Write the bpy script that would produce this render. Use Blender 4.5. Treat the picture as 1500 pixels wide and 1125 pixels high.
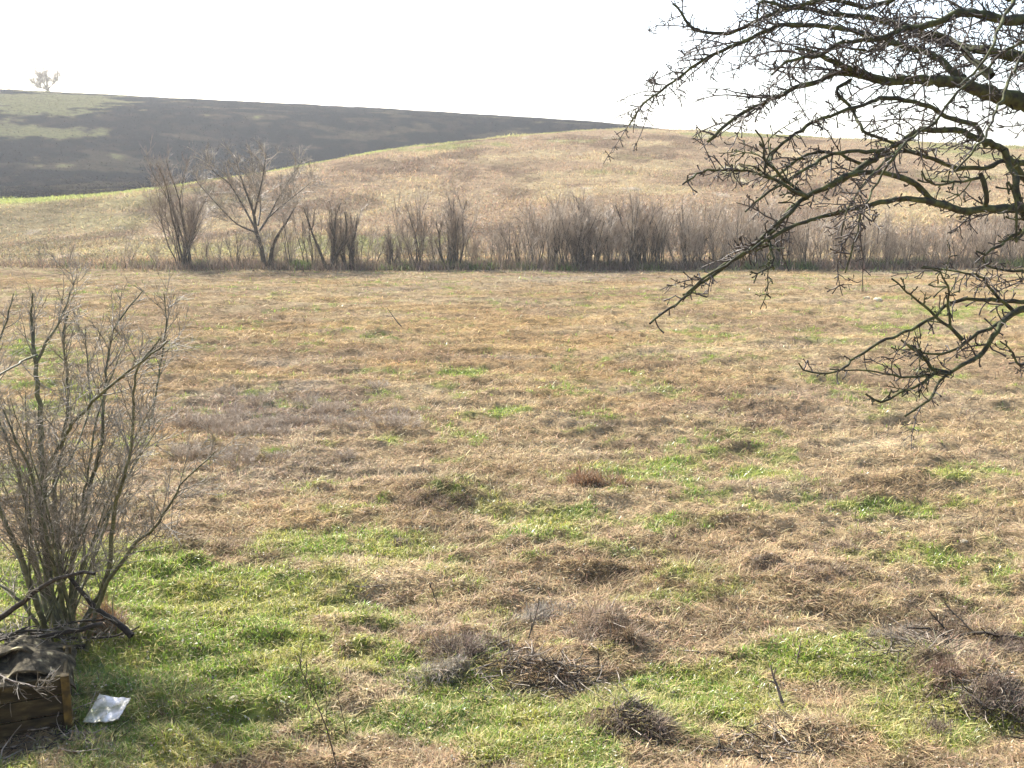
import bpy, math, random
import numpy as np

for o in list(bpy.data.objects): bpy.data.objects.remove(o)
C = bpy.context.scene.collection
sc = bpy.context.scene
R = math.radians

# ------------------------------------------------------------------ camera, sky, sun, exposure
W, H, F = 1500.0, 1125.0, 1472.0
CAM_H, PITCH = 4.0, R(10.5)
cp, sp = math.cos(PITCH), math.sin(PITCH)
cam = bpy.data.cameras.new("camera"); co = bpy.data.objects.new("camera", cam); C.objects.link(co)
cam.sensor_width = 36; cam.lens = 36 * F / W; cam.clip_start = 0.05; cam.clip_end = 5000
co.location = (0, 0, CAM_H); co.rotation_euler = (math.pi / 2 - PITCH, 0, 0)
sc.camera = co

SUN_EL, SUN_AZ = R(40), R(-38)          # azimuth measured from +Y (the view) towards +X
world = bpy.data.worlds.new("World"); sc.world = world; world.use_nodes = True
wn = world.node_tree
sky = wn.nodes.new("ShaderNodeTexSky"); sky.sky_type = 'NISHITA'; sky.sun_disc = False
sky.sun_elevation = SUN_EL; sky.sun_rotation = SUN_AZ
sky.air_density = 1.0; sky.dust_density = 3.0; sky.ozone_density = 1.0
wn.links.new(sky.outputs[0], wn.nodes['Background'].inputs[0])
wn.nodes['Background'].inputs[1].default_value = 0.13

sl = bpy.data.lights.new("sun", 'SUN'); sl.energy = 5.0; sl.angle = R(0.5); sl.color = (1.0, 0.95, 0.87)
so = bpy.data.objects.new("sun", sl); C.objects.link(so)
so.rotation_euler = (math.pi / 2 - SUN_EL, 0, math.pi - SUN_AZ)
so.location = (-30, 40, 60)
sc.view_settings.view_transform = 'Standard'; sc.view_settings.look = 'None'
sc.view_settings.gamma = 1.0; sc.view_settings.use_curve_mapping = False
sc.view_settings.exposure = 1.5
sc.cycles.max_bounces = 6; sc.cycles.transparent_max_bounces = 4; sc.cycles.volume_bounces = 0

# ------------------------------------------------------------------ pixel <-> world
def ray(px, py):
    u = (px - 750) / F; v = (562.5 - py) / F
    return np.array([u, cp + v * sp, -sp + v * cp])
def at(px, py, Y):                                   # world point seen at that pixel, Y metres ahead
    r = ray(px, py); return np.array([0, 0, CAM_H]) + r * (Y / r[1])
def flat_at(px, py):
    r = ray(px, py); return np.array([0, 0, CAM_H]) + r * (-CAM_H / r[2])
def project(X, Y, Z):
    d = Y * cp - (Z - CAM_H) * sp
    v = (Y * sp + (Z - CAM_H) * cp)
    d = np.where(d < 0.3, 0.3, d)
    return 750 + F * X / d, 562.5 - F * v / d

# ------------------------------------------------------------------ noise
def _h(x, y, s):
    h = (x * 374761393 + y * 668265263 + s * 362437) & 0xffffffff
    h = ((h ^ (h >> 13)) * 1274126177) & 0xffffffff
    h = ((h ^ (h >> 16)) * 2246822519) & 0xffffffff
    return ((h ^ (h >> 15)) & 0xffff) / 65535.0
def vnoise(x, y, s=0):
    xi = np.floor(x).astype(np.int64); yi = np.floor(y).astype(np.int64)
    fx = x - xi; fy = y - yi
    fx = fx * fx * (3 - 2 * fx); fy = fy * fy * (3 - 2 * fy)
    a = _h(xi, yi, s); b = _h(xi + 1, yi, s); c = _h(xi, yi + 1, s); d = _h(xi + 1, yi + 1, s)
    return (a * (1 - fx) + b * fx) * (1 - fy) + (c * (1 - fx) + d * fx) * fy
def fbm(x, y, s=0, o=4):
    t = 0; a = 0.5; n = 0
    for k in range(o):
        c, q = math.cos(0.6 * k + s), math.sin(0.6 * k + s)
        t = t + a * vnoise(c * x - q * y + 17.3 * k, q * x + c * y + 5.1 * k, s * 7 + k); n += a
        a *= 0.5; x = x * 2.03; y = y * 2.03
    return t / n                                      # 0..1
def sstep(a, b, x):
    t = np.clip((x - a) / (b - a), 0, 1); return t * t * (3 - 2 * t)

# ------------------------------------------------------------------ the lie of the land
def elev(px, py):
    r = ray(px, py); return r[2] / math.hypot(r[0], r[1])
def az(px, py):
    r = ray(px, py); return math.atan2(r[0], r[1])
KP = [0, 150, 300, 460, 600, 700, 800, 900, 1000, 1200, 1500]
YB = [294, 286, 266, 240, 217, 205, 196, 190, 191, 202, 217]
RB = [122, 124, 130, 140, 150, 158, 165, 170, 170, 165, 160]
YC = [135, 143, 150, 158, 166, 173, 180, 187, 199, 225, 260]
AZK = np.array([az(p, 200) for p in KP])
ZB = np.array([CAM_H + elev(p, y) * r for p, y, r in zip(KP, YB, RB)])
RC = 330.0
ZC = np.array([CAM_H + elev(p, y) * RC for p, y in zip(KP, YC)])
DIP = np.array([1.6, 1.6, 0.6, -1.2, -2.0, -2.2, -2.2, -2.2, -2.5, -3, -3])
AA = np.linspace(-math.pi, math.pi, 721)
def ext(vals, lo, hi):
    xs = np.concatenate([[-math.pi, R(-110), R(-60)], AZK, [R(60), R(110), math.pi]])
    ys = np.concatenate([[lo, lo, vals[0]], vals, [vals[-1], hi, hi]])
    y = np.interp(AA, xs, ys)
    k = np.hanning(17); k /= k.sum()
    return np.convolve(np.concatenate([y[-9:-1], y, y[1:9]]), k, 'same')[8:-8]
tZB = ext(ZB, 2, 2); tRB = ext(np.array(RB, float), 140, 140); tZC = ext(ZC, 6, 6); tD = ext(DIP, 0, 0)
RT = np.concatenate([[0, 30, 58], np.arange(60, 500, 2.0), np.arange(500, 1300, 25.0)])
TAB = np.zeros((len(AA), len(RT)))
def pchip(xk, yk, x):
    xk = np.array(xk); yk = np.array(yk); h = np.diff(xk); dl = np.diff(yk) / h
    m = np.zeros(len(xk)); m[0] = dl[0]; m[-1] = dl[-1]
    for i in range(1, len(xk) - 1):
        if dl[i - 1] * dl[i] > 0: m[i] = 2 * dl[i - 1] * dl[i] / (dl[i - 1] + dl[i])
    i = np.clip(np.searchsorted(xk, x) - 1, 0, len(h) - 1); t = (x - xk[i]) / h[i]
    return ((1 + 2 * t) * (1 - t) ** 2 * yk[i] + t * (1 - t) ** 2 * h[i] * m[i] + t * t * (3 - 2 * t) * yk[i + 1] + t * t * (t - 1) * h[i] * m[i + 1])
for i in range(len(AA)):
    zb, rb, zc, dd = tZB[i], tRB[i], tZC[i], tD[i]
    TAB[i] = pchip([0, 58, 66, 88, rb - 22, rb, rb + 38, RC * 0.78, RC, RC * 1.5, 900, 1300],
                   [0, 0, 0.15, zb * 0.24, zb * 0.86, zb, zb + dd, zb + dd + (zc - zb - dd) * 0.70, zc, zc - 7, zc * 0.3, 0], RT)
MOUNDS = [(890, 925, 55, 30, .16), (690, 950, 45, 26, .15), (780, 980, 80, 35, .12), (930, 1055, 60, 25, .12), (1390, 975, 90, 35, .14),
          (1450, 1015, 70, 25, .18), (1190, 830, 90, 25, .12), (640, 730, 120, 15, .14), (1380, 705, 120, 12, .12), (60, 960, 80, 60, .14),
          (1110, 825, 30, 14, .1), (860, 700, 30, 12, .12), (720, 880, 90, 14, .07)]
MW = []
for (a, b, rx, ry, hh) in MOUNDS:
    c = flat_at(a, b); k = flat_at(a + rx, b)[0] - c[0]; l = (flat_at(a, b - ry)[1] - flat_at(a, b + ry)[1]) / 2
    MW.append((c[0], c[1], k, max(l, 0.15), hh))
def terrain(X, Y):
    X = np.asarray(X, float); Y = np.asarray(Y, float)
    r = np.hypot(X, Y); a = np.arctan2(X, Y)
    fa = (a + math.pi) / (2 * math.pi) * (len(AA) - 1); ia = np.clip(fa.astype(int), 0, len(AA) - 2); fa = fa - ia
    rr = np.clip(r, 0, 1299); ir = np.clip(np.searchsorted(RT, rr, side='right') - 1, 0, len(RT) - 2)
    fr = (rr - RT[ir]) / (RT[ir + 1] - RT[ir])
    z = (TAB[ia, ir] * (1 - fr) + TAB[ia, ir + 1] * fr) * (1 - fa) + (TAB[ia + 1, ir] * (1 - fr) + TAB[ia + 1, ir + 1] * fr) * fa
    z = z + 2.4 * (1 - sstep(1.5, 5.0, Y))                       # the bank the camera stands on
    near = 1 - sstep(30, 70, r)
    z = z + 0.22 * (fbm(X / 7, Y / 7, 3, 3) - .5) * sstep(5, 9, Y)
    z = z + near * (0.26 * (fbm(X / 1.5, Y / 0.6, 5, 3) - .5) + 0.17 * (fbm(X / .36, Y / .22, 6, 3) - .5) * (.4 + 1.2 * vnoise(X / 1.7, Y / 1.5, 9)))
    z = z + (1 - near) * (0.55 * (fbm(X / 5, Y / 5, 8, 4) - .5) * sstep(60, 100, r))
    for (cx, cy, kx, ky, hh) in MW:
        q = ((X - cx) / kx) ** 2 + ((Y - cy) / ky) ** 2
        z = z + hh * np.exp(-q) * (0.6 + 0.8 * vnoise(X * 9, Y * 9, 4))
    return z
def gz(x, y): return float(terrain(np.array([x]), np.array([y]))[0])
def ground_at(px, py):                                # where the ray through a pixel meets the ground
    r = ray(px, py); t = 3.0
    while t < 600:
        p = np.array([0, 0, CAM_H]) + r * t
        if p[2] < gz(p[0], p[1]): break
        t *= 1.01
    lo, hi = t / 1.01, t
    for _ in range(12):
        m = (lo + hi) / 2; p = np.array([0, 0, CAM_H]) + r * m
        if p[2] < gz(p[0], p[1]): hi = m
        else: lo = m
    return np.array([0, 0, CAM_H]) + r * lo

# ------------------------------------------------------------------ what grows where (albedo per place)
GREEN = [(300, 965, 210, 90, 1.5), (330, 885, 200, 55, 1.2), (190, 850, 110, 45, .9), (450, 800, 140, 26, .75), (250, 1080, 180, 60, 1.2),
         (780, 1075, 170, 55, 1.0), (1020, 1030, 130, 40, 1.1), (830, 762, 120, 26, .6), (1000, 765, 90, 16, .5), (985, 682, 34, 10, .8),
         (1300, 742, 100, 14, .95), (1450, 692, 70, 10, .6), (745, 600, 40, 7, .8), (690, 546, 30, 6, 1.2), (600, 640, 50, 14, .5),
         (1440, 458, 120, 12, .45), (1320, 480, 80, 10, .45), (1190, 970, 90, 32, .95), (1410, 1050, 110, 35, .85), (640, 830, 70, 14, .6),
         (40, 880, 90, 60, .9), (560, 900, 70, 22, .5), (460, 389, 60, 5, .9), (985, 391, 80, 5, .9), (1050, 580, 50, 10, .45),
         (60, 560, 90, 60, .35), (1050, 492, 60, 9, .3), (690, 1000, 60, 40, .6), (820, 570, 60, 9, .35), (30, 720, 70, 40, .4), (520, 430, 60, 6, .2),
         (1480, 840, 30, 14, .5), (920, 690, 70, 14, .45), (520, 1000, 50, 60, .45), (880, 1110, 90, 30, .5), (1100, 700, 50, 14, .3)]
PALE = [(560, 1045, 90, 32, .9), (1230, 925, 80, 25, .9), (500, 845, 90, 22, .7), (1280, 1010, 110, 30, .7), (1200, 525, 60, 12, .7), (480, 770, 60, 14, .5),
        (1240, 640, 160, 16, .4), (330, 745, 40, 12, .9), (880, 780, 70, 10, .5), (350, 435, 90, 7, .8), (1060, 520, 80, 12, .4), (380, 1060, 40, 30, .4),
        (1250, 600, 130, 14, .4), (1110, 870, 90, 20, .4), (650, 440, 120, 8, .3), (1180, 480, 120, 12, .4), (860, 660, 150, 10, .4)]
BROWN = [(900, 830, 280, 40, .6), (1250, 800, 260, 45, .5), (640, 715, 220, 24, .7), (1380, 705, 130, 12, .8), (1340, 660, 100, 12, .3), (1360, 960, 120, 50, .9),
         (780, 975, 140, 36, .8), (930, 1050, 80, 30, .9), (1150, 620, 140, 18, .45), (700, 650, 120, 14, .4), (870, 600, 200, 12, .3), (880, 920, 70, 25, .8),
         (1450, 750, 60, 26, .4), (130, 1030, 90, 60, .6), (1100, 1110, 120, 30, .5), (1200, 420, 300, 10, .4), (520, 560, 90, 12, .4)]
GREY = [(400, 600, 150, 60, .9), (300, 690, 120, 40, .6), (870, 410, 200, 10, .5), (1100, 590, 180, 20, .45), (1350, 950, 80, 30, .5), (740, 530, 160, 18, .3), (600, 1000, 60, 30, .4), (210, 620, 100, 60, .5)]
ORANGE = [(650, 500, 420, 60, .6), (900, 470, 300, 50, .4), (350, 540, 120, 30, .5), (1000, 520, 200, 30, .3), (380, 490, 100, 25, .5), (860, 690, 25, 16, .9), (165, 915, 25, 20, .8)]
def blobs(L, px, py):
    t = np.zeros_like(px)
    for (a, b, rx, ry, s) in L:
        t = np.maximum(t, s * np.exp(-(((px - a) / rx) ** 2 + ((py - b) / ry) ** 2) * 0.9))
    return t
def mixc(c, d, k): return c * (1 - k[:, None]) + np.array(d)[None, :] * k[:, None]
def masks(X, Y, Z):
    px, py = project(X, Y, Z)
    off = (Y < 5) | (np.abs(np.arctan2(X, Y)) > R(80))
    px = np.where(off, -9000, px)
    d = np.hypot(X, Y)
    j = (fbm(X / 1.3, Y / 1.3, 21, 4) - .5); j2 = (fbm(X / .35, Y / .35, 22, 3) - .5)
    qx = px + j * 900 / np.maximum(d, 6) * 1.2; qy = py + j2 * 260 / np.maximum(d, 6)
    n = fbm(X / .9, Y / .7, 31, 5); m = fbm(X / 4, Y / 3, 33, 4); f = fbm(X / .22, Y / .22, 34, 3)
    g = sstep(.16, .72, blobs(GREEN, qx, qy) * 1.05 + (n - .5) * 1.35 + (f - .5) * 1.0 + .07)
    g = np.maximum(g, sstep(.60, .74, n * .6 + m * .4 + (f - .5) * .3) * .30 * (d < 60))
    pa = np.clip(blobs(PALE, qx, qy) + (fbm(X / 1.5, Y / .9, 41, 4) - .52) * 1.8, 0, 1)
    br = np.clip(blobs(BROWN, qx, qy) * 1.0 + (fbm(X / 1.2, Y / .8, 42, 5) - .5) * 2.2, 0, 1)
    gr = np.clip(blobs(GREY, qx, qy) + (fbm(X / 2.2, Y / 1.4, 43, 4) - .55) * 1.4, 0, 1)
    orr = np.clip(blobs(ORANGE, qx, qy) + (fbm(X / 2.5, Y / 1.5, 44, 4) - .55) * 1.2, 0, 1)
    return px, py, d, g, pa, br, gr, orr, n, f
def ground_col(X, Y, Z):
    px, py, d, g, pa, br, gr, orr, n, f = masks(X, Y, Z)
    c = np.tile(np.array([.35, .265, .155]), (len(X), 1))
    c = mixc(c, (.39, .25, .10), orr * .85)
    c = mixc(c, (.52, .42, .25), pa * .85)
    c = mixc(c, (.225, .162, .09), br * .7)
    c = mixc(c, (.28, .235, .185), gr * .85)
    c = mixc(c, (.19, .235, .055), g * .9)
    mm = fbm(X / 3.5, Y / 2.2, 37, 4); m2 = fbm(X / 6, Y / 2.5, 38, 4)
    c = mixc(c, (.24, .165, .10), sstep(.52, .66, mm) * .55 * (1 - g)); c = mixc(c, (.39, .26, .115), sstep(.5, .66, m2) * .45 * (1 - g) * (d > 14))
    sp_ = np.where(d < 64, .62 + .76 * fbm(X / .13, Y / .13, 35, 3), 1.0)
    dk_ = sstep(.60, .74, fbm(X / .45, Y / .3, 36, 4)) * (d < 64)
    c = c * sp_[:, None] * (1 - .42 * dk_ * (1 - .6 * g))[:, None]
    # the hill beyond the hedge
    a = np.arctan2(X, Y)
    hill = sstep(64, 72, d)
    rb = np.interp(a, AA, tRB)
    h1 = fbm(X / 6, Y / 9, 51, 6); h2 = fbm(X / 30, Y / 22, 52, 4); h3 = fbm(X / 2.5, Y / 4, 53, 4); h4 = fbm(X / 7, Y / 8, 54, 5)
    hc = np.tile(np.array([.34, .25, .155]), (len(X), 1))
    hc = mixc(hc, (.42, .33, .19), sstep(.5, .72, h4))
    hc = mixc(hc, (.18, .125, .08), sstep(.5, .64, h1) * .75)
    hc = mixc(hc, (.26, .27, .10), sstep(.48, .66, h2 + (h3 - .5) * .4) * .75 * np.interp(px, [150, 450], [.35, 1]))
    hc = mixc(hc, (.5, .42, .32), sstep(.72, .85, h3) * .8)
    edge = np.clip(1 - np.abs(d - (rb - 4) + (h3 - .5) * 8) / np.interp(px, [0, 250, 500, 950], [17, 12, 10, 5]), 0, 1) * (px < 1000)
    hc = mixc(hc, (.33, .37, .10), sstep(0, .5, edge) * np.interp(px, [0, 600, 960], [.9, .7, .3]))
    # the burnt, ploughed slope behind it
    bl = sstep(-1.5, 2.0, d - rb - 2 + (h3 - .5) * 7) * (a < az(975, 190)) * sstep(R(-100), R(-80), a)
    k1 = fbm(X / 11, Y / 9, 61, 6); k2 = fbm(X / 2.6, Y / 5, 62, 4); k3 = fbm(X / 40, Y / 25, 63, 4)
    bc = np.tile(np.array([.009, .0125, .014]), (len(X), 1))
    bc = mixc(bc, (.030, .026, .021), sstep(.5, .70, k2) * .8)
    bc = mixc(bc, (.11, .09, .055), sstep(.60, .70, k1) * .4)
    ul = blobs([(60, 152, 130, 18, 1.4), (70, 192, 120, 10, 1.0), (0, 230, 90, 12, .35), (160, 255, 50, 5, .5), (20, 200, 60, 10, .6), (700, 180, 120, 3, .3)], px, py)
    ul = sstep(.45, .80, ul + (k1 - .5) * 1.3 + (k2 - .5) * 1.0)
    bc = mixc(bc, (.20, .19, .085), ul * .8)
    crest = sstep(312, 322, d + (k2 - .5) * 14)
    bc = mixc(bc, (.22, .27, .10), crest * np.interp(px, [0, 300, 900], [.8, .55, .6]))
    hc = hc * (1 - bl[:, None]) + bc * bl[:, None]
    c = c * (1 - hill[:, None]) + hc * hill[:, None]
    return c, g, pa, br, gr, bl

# ------------------------------------------------------------------ mesh plumbing
def mesh_np(name, V, Fc, mat, parent=None, col=None, smooth=False):
    me = bpy.data.meshes.new(name); V = np.asarray(V, np.float32); Fc = np.asarray(Fc, np.int32)
    k = Fc.shape[1]
    me.vertices.add(len(V)); me.vertices.foreach_set('co', V.ravel())
    me.loops.add(Fc.size); me.loops.foreach_set('vertex_index', Fc.ravel())
    me.polygons.add(len(Fc)); me.polygons.foreach_set('loop_start', np.arange(0, Fc.size, k, dtype=np.int32))
    me.polygons.foreach_set('loop_total', np.full(len(Fc), k, np.int32))
    if smooth: me.polygons.foreach_set('use_smooth', np.ones(len(Fc), bool))
    me.update(calc_edges=True)
    if col is not None:
        at_ = me.color_attributes.new('Col', 'FLOAT_COLOR', 'POINT')
        at_.data.foreach_set('color', np.concatenate([col, np.ones((len(col), 1))], 1).astype(np.float32).ravel())
    me.materials.append(mat)
    o = bpy.data.objects.new(name, me); C.objects.link(o)
    if parent: o.parent = parent
    return o
def tag(o, label=None, cat=None, group=None, kind=None):
    if label: o['label'] = label
    if cat: o['category'] = cat
    if group: o['group'] = group
    if kind: o['kind'] = kind
    return o
def empty(name, loc, rz=0):
    o = bpy.data.objects.new(name, None); C.objects.link(o); o.location = loc; o.rotation_euler = (0, 0, rz); o.empty_display_size = .2
    return o

# ------------------------------------------------------------------ materials
def new_mat(name):
    m = bpy.data.materials.new(name); m.use_nodes = True; nt = m.node_tree; nt.nodes.clear()
    out = nt.nodes.new('ShaderNodeOutputMaterial'); return m, nt, out
def N(nt, t, **kw):
    n = nt.nodes.new(t)
    for k, v in kw.items(): setattr(n, k, v)
    return n
def mat_ground():
    m, nt, out = new_mat('meadow_soil'); L = nt.links.new
    a = N(nt, 'ShaderNodeAttribute', attribute_name='Col'); g = N(nt, 'ShaderNodeNewGeometry')
    n1 = N(nt, 'ShaderNodeTexNoise'); n1.inputs['Scale'].default_value = 14; n1.inputs['Detail'].default_value = 8; n1.inputs['Roughness'].default_value = .75
    n2 = N(nt, 'ShaderNodeTexNoise'); n2.inputs['Scale'].default_value = .9; n2.inputs['Detail'].default_value = 10; n2.inputs['Roughness'].default_value = .7
    L(g.outputs['Position'], n1.inputs['Vector']); L(g.outputs['Position'], n2.inputs['Vector'])
    r1 = N(nt, 'ShaderNodeMapRange'); r1.inputs['From Min'].default_value = .3; r1.inputs['From Max'].default_value = .7; r1.inputs['To Min'].default_value = .62; r1.inputs['To Max'].default_value = 1.3
    r2 = N(nt, 'ShaderNodeMapRange'); r2.inputs['From Min'].default_value = .3; r2.inputs['From Max'].default_value = .7; r2.inputs['To Min'].default_value = .6; r2.inputs['To Max'].default_value = 1.38
    L(n1.outputs['Fac'], r1.inputs['Value']); L(n2.outputs['Fac'], r2.inputs['Value'])
    mu = N(nt, 'ShaderNodeMath', operation='MULTIPLY'); L(r1.outputs[0], mu.inputs[0]); L(r2.outputs[0], mu.inputs[1])
    v = N(nt, 'ShaderNodeVectorMath', operation='SCALE'); L(a.outputs['Color'], v.inputs[0]); L(mu.outputs[0], v.inputs['Scale'])
    b = N(nt, 'ShaderNodeBump'); b.inputs['Strength'].default_value = .6; b.inputs['Distance'].default_value = .12
    L(n1.outputs['Fac'], b.inputs['Height'])
    b2 = N(nt, 'ShaderNodeBump'); b2.inputs['Strength'].default_value = .5; b2.inputs['Distance'].default_value = .5
    L(n2.outputs['Fac'], b2.inputs['Height']); L(b.outputs[0], b2.inputs['Normal'])
    d = N(nt, 'ShaderNodeBsdfDiffuse'); d.inputs['Roughness'].default_value = .6; L(v.outputs[0], d.inputs['Color']); L(b2.outputs[0], d.inputs['Normal'])
    L(d.outputs[0], out.inputs['Surface']); return m
def mat_blade(name, trans=.35, gloss=.06, rough=.4):
    m, nt, out = new_mat(name); L = nt.links.new
    a = N(nt, 'ShaderNodeAttribute', attribute_name='Col')
    d = N(nt, 'ShaderNodeBsdfDiffuse'); t = N(nt, 'ShaderNodeBsdfTranslucent'); s = N(nt, 'ShaderNodeBsdfGlossy'); s.inputs['Roughness'].default_value = rough
    x = N(nt, 'ShaderNodeMixShader'); x.inputs[0].default_value = trans; y = N(nt, 'ShaderNodeMixShader'); y.inputs[0].default_value = gloss
    L(a.outputs['Color'], d.inputs['Color']); L(a.outputs['Color'], t.inputs['Color'])
    L(d.outputs[0], x.inputs[1]); L(t.outputs[0], x.inputs[2]); L(x.outputs[0], y.inputs[1]); L(s.outputs[0], y.inputs[2])
    L(y.outputs[0], out.inputs['Surface']); return m
def mat_noise(name, c1, c2, scale=20, rough=.7, spec=.3, c3=None, bump=.3, dist=.01, stretch=None, t=(.4, .6), metal=0):
    m, nt, out = new_mat(name); L = nt.links.new
    tc = N(nt, 'ShaderNodeTexCoord'); mp = N(nt, 'ShaderNodeMapping')
    if stretch: mp.inputs['Scale'].default_value = stretch
    L(tc.outputs['Object'], mp.inputs[0])
    n = N(nt, 'ShaderNodeTexNoise'); n.inputs['Scale'].default_value = scale; n.inputs['Detail'].default_value = 6; L(mp.outputs[0], n.inputs['Vector'])
    r = N(nt, 'ShaderNodeValToRGB'); e = r.color_ramp.elements
    e[0].position = t[0]; e[0].color = (*c1, 1); e[1].position = t[1]; e[1].color = (*c2, 1)
    if c3: q = e.new(min(t[1] + .12, .98)); q.color = (*c3, 1)
    L(n.outputs['Fac'], r.inputs[0])
    p = N(nt, 'ShaderNodeBsdfPrincipled'); p.inputs['Roughness'].default_value = rough; p.inputs['Specular IOR Level'].default_value = spec; p.inputs['Metallic'].default_value = metal
    b = N(nt, 'ShaderNodeBump'); b.inputs['Strength'].default_value = bump; b.inputs['Distance'].default_value = dist
    L(n.outputs['Fac'], b.inputs['Height']); L(b.outputs[0], p.inputs['Normal'])
    L(r.outputs[0], p.inputs['Base Color']); L(p.outputs[0], out.inputs['Surface']); return m
M = dict(
    ground=mat_ground(), dry=mat_blade('dry_grass_blade', .28, .012, .5), green=mat_blade('green_grass_blade', .5, .05, .35), weed=mat_blade('dead_weed', .15, .03, .5), stub=mat_blade('burnt_stubble', .1, 0.0, .9),
    moss_bark=mat_noise('mossy_bark', (.032, .030, .022), (.066, .074, .028), 24, .85, .25, (.115, .12, .05), .8, .01),
    twig=mat_noise('dark_twig', (.035, .028, .024), (.075, .060, .050), 25, .6, .35, (.13, .115, .10), .3, .004),
    bush_bark=mat_noise('olive_bush_bark', (.050, .050, .026), (.115, .118, .050), 14, .6, .45, (.2, .18, .13), .5, .006),
    bush_twig=mat_noise('pale_bush_twig', (.12, .10, .07), (.24, .21, .16), 12, .6, .4, (.42, .38, .33), .2, .003),
    hedge_bark=mat_noise('hedge_bark', (.040, .033, .022), (.085, .070, .046), 6, .7, .3, (.15, .125, .085), .3, .02),
    hedge_twig=mat_noise('hedge_twig', (.31, .245, .175), (.44, .36, .27), 3, .5, .5, (.54, .47, .38), .2, .01),
    hedge_twig_dark=mat_noise('dark_hedge_twig', (.16, .118, .08), (.26, .20, .14), 3, .5, .5, (.36, .30, .23), .2, .01),
)

# ------------------------------------------------------------------ THE GROUND: one sheet out to the horizon
def polar_sheet():
    fine = np.radians(np.arange(-36, 36.001, .12)); left = np.radians(np.concatenate([np.arange(-180, -60, 4.0), np.arange(-60, -36, .8)]))
    ang = np.concatenate([left, fine, -left[::-1][:-1]])
    rad = [.25]
    while rad[-1] < 5.5: rad.append(rad[-1] * 1.12)
    rad[-1] = 5.5
    while rad[-1] < 24: rad.append(rad[-1] * 1.0042)
    while rad[-1] < 62: rad.append(rad[-1] * 1.0055)
    while rad[-1] < 350: rad.append(rad[-1] * 1.006)
    while rad[-1] < 1250: rad.append(rad[-1] * 1.05)
    rad = np.array(rad); na, nr = len(ang), len(rad)
    A, Rr = np.meshgrid(ang, rad); X = (Rr * np.sin(A)).ravel(); Y = (Rr * np.cos(A)).ravel(); Z = terrain(X, Y)
    V = np.stack([X, Y, Z], 1); V = np.concatenate([V, [[0, 0, gz(0, 0)]]])
    i = np.arange(nr - 1)[:, None] * na; j = np.arange(na); jn = (j + 1) % na
    Q = np.stack([i + j, i + jn, i + na + jn, i + na + j], -1).reshape(-1, 4)[:, ::-1]
    cap = np.stack([np.full(na, len(V) - 1), jn, j, j], 1)
    col = ground_col(V[:, 0], V[:, 1], V[:, 2])[0]
    o = mesh_np('ground', V, Q, M['ground'], col=col, smooth=True)
    tri = cap[:, :3]
    return tag(o, 'rough winter meadow running up to a brown hill and a burnt dark slope', kind='structure')
ground = polar_sheet()

# ------------------------------------------------------------------ GRASS
rng = np.random.default_rng(7)
def blades(name, X, Y, L, wd, tilt, azm, col, mat, curl=.5, lift=0.0, tipc=1.15):
    n = len(X); Z = terrain(X, Y) + lift
    P = np.stack([X, Y, Z], 1)
    hd = np.stack([np.sin(azm), np.cos(azm), np.zeros(n)], 1)
    side = np.stack([np.cos(azm + rng.uniform(-.7, .7, n)), -np.sin(azm + rng.uniform(-.7, .7, n)), rng.uniform(-.4, .4, n)], 1)
    up = np.array([0, 0, 1.0])[None]
    def d(t): return hd * np.sin(t)[:, None] + up * np.cos(t)[:, None]
    t2 = tilt + curl * rng.uniform(.3, 1.5, n)
    m = P + d(tilt) * (L * .5)[:, None]; e = m + d(t2) * (L * .5)[:, None]
    e[:, 2] = np.maximum(e[:, 2], Z - .01 - lift * .5)
    w = (wd / 2)[:, None]
    V = np.stack([P - side * w, P + side * w, m - side * w * .8, m + side * w * .8, e], 1).reshape(-1, 3)
    b = (np.arange(n) * 5)[:, None]
    T = np.concatenate([b + [0, 1, 3], b + [0, 3, 2], b + [2, 3, 4]], 1).reshape(-1, 3)
    cc = np.stack([col * .9, col * .9, col, col, np.clip(col * tipc, 0, .8)], 1).reshape(-1, 3)
    return mesh_np(name, V, T, mat, col=cc)
def scatter(n, r0, r1, half=42, p=1.0):
    a = np.radians(rng.uniform(-half, half, n)); u = rng.uniform(0, 1, n)
    k = (1 / r0 ** p + u * (1 / r1 ** p - 1 / r0 ** p)) ** (-1 / p)
    return k * np.sin(a), k * np.cos(a), k
def jitter(c, s=.25, hue=.06):
    n = len(c); return np.clip(c * rng.normal(1, s, (n, 1)).clip(.35, 1.8) * rng.normal(1, hue, (n, 3)), .01, .75)

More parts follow.
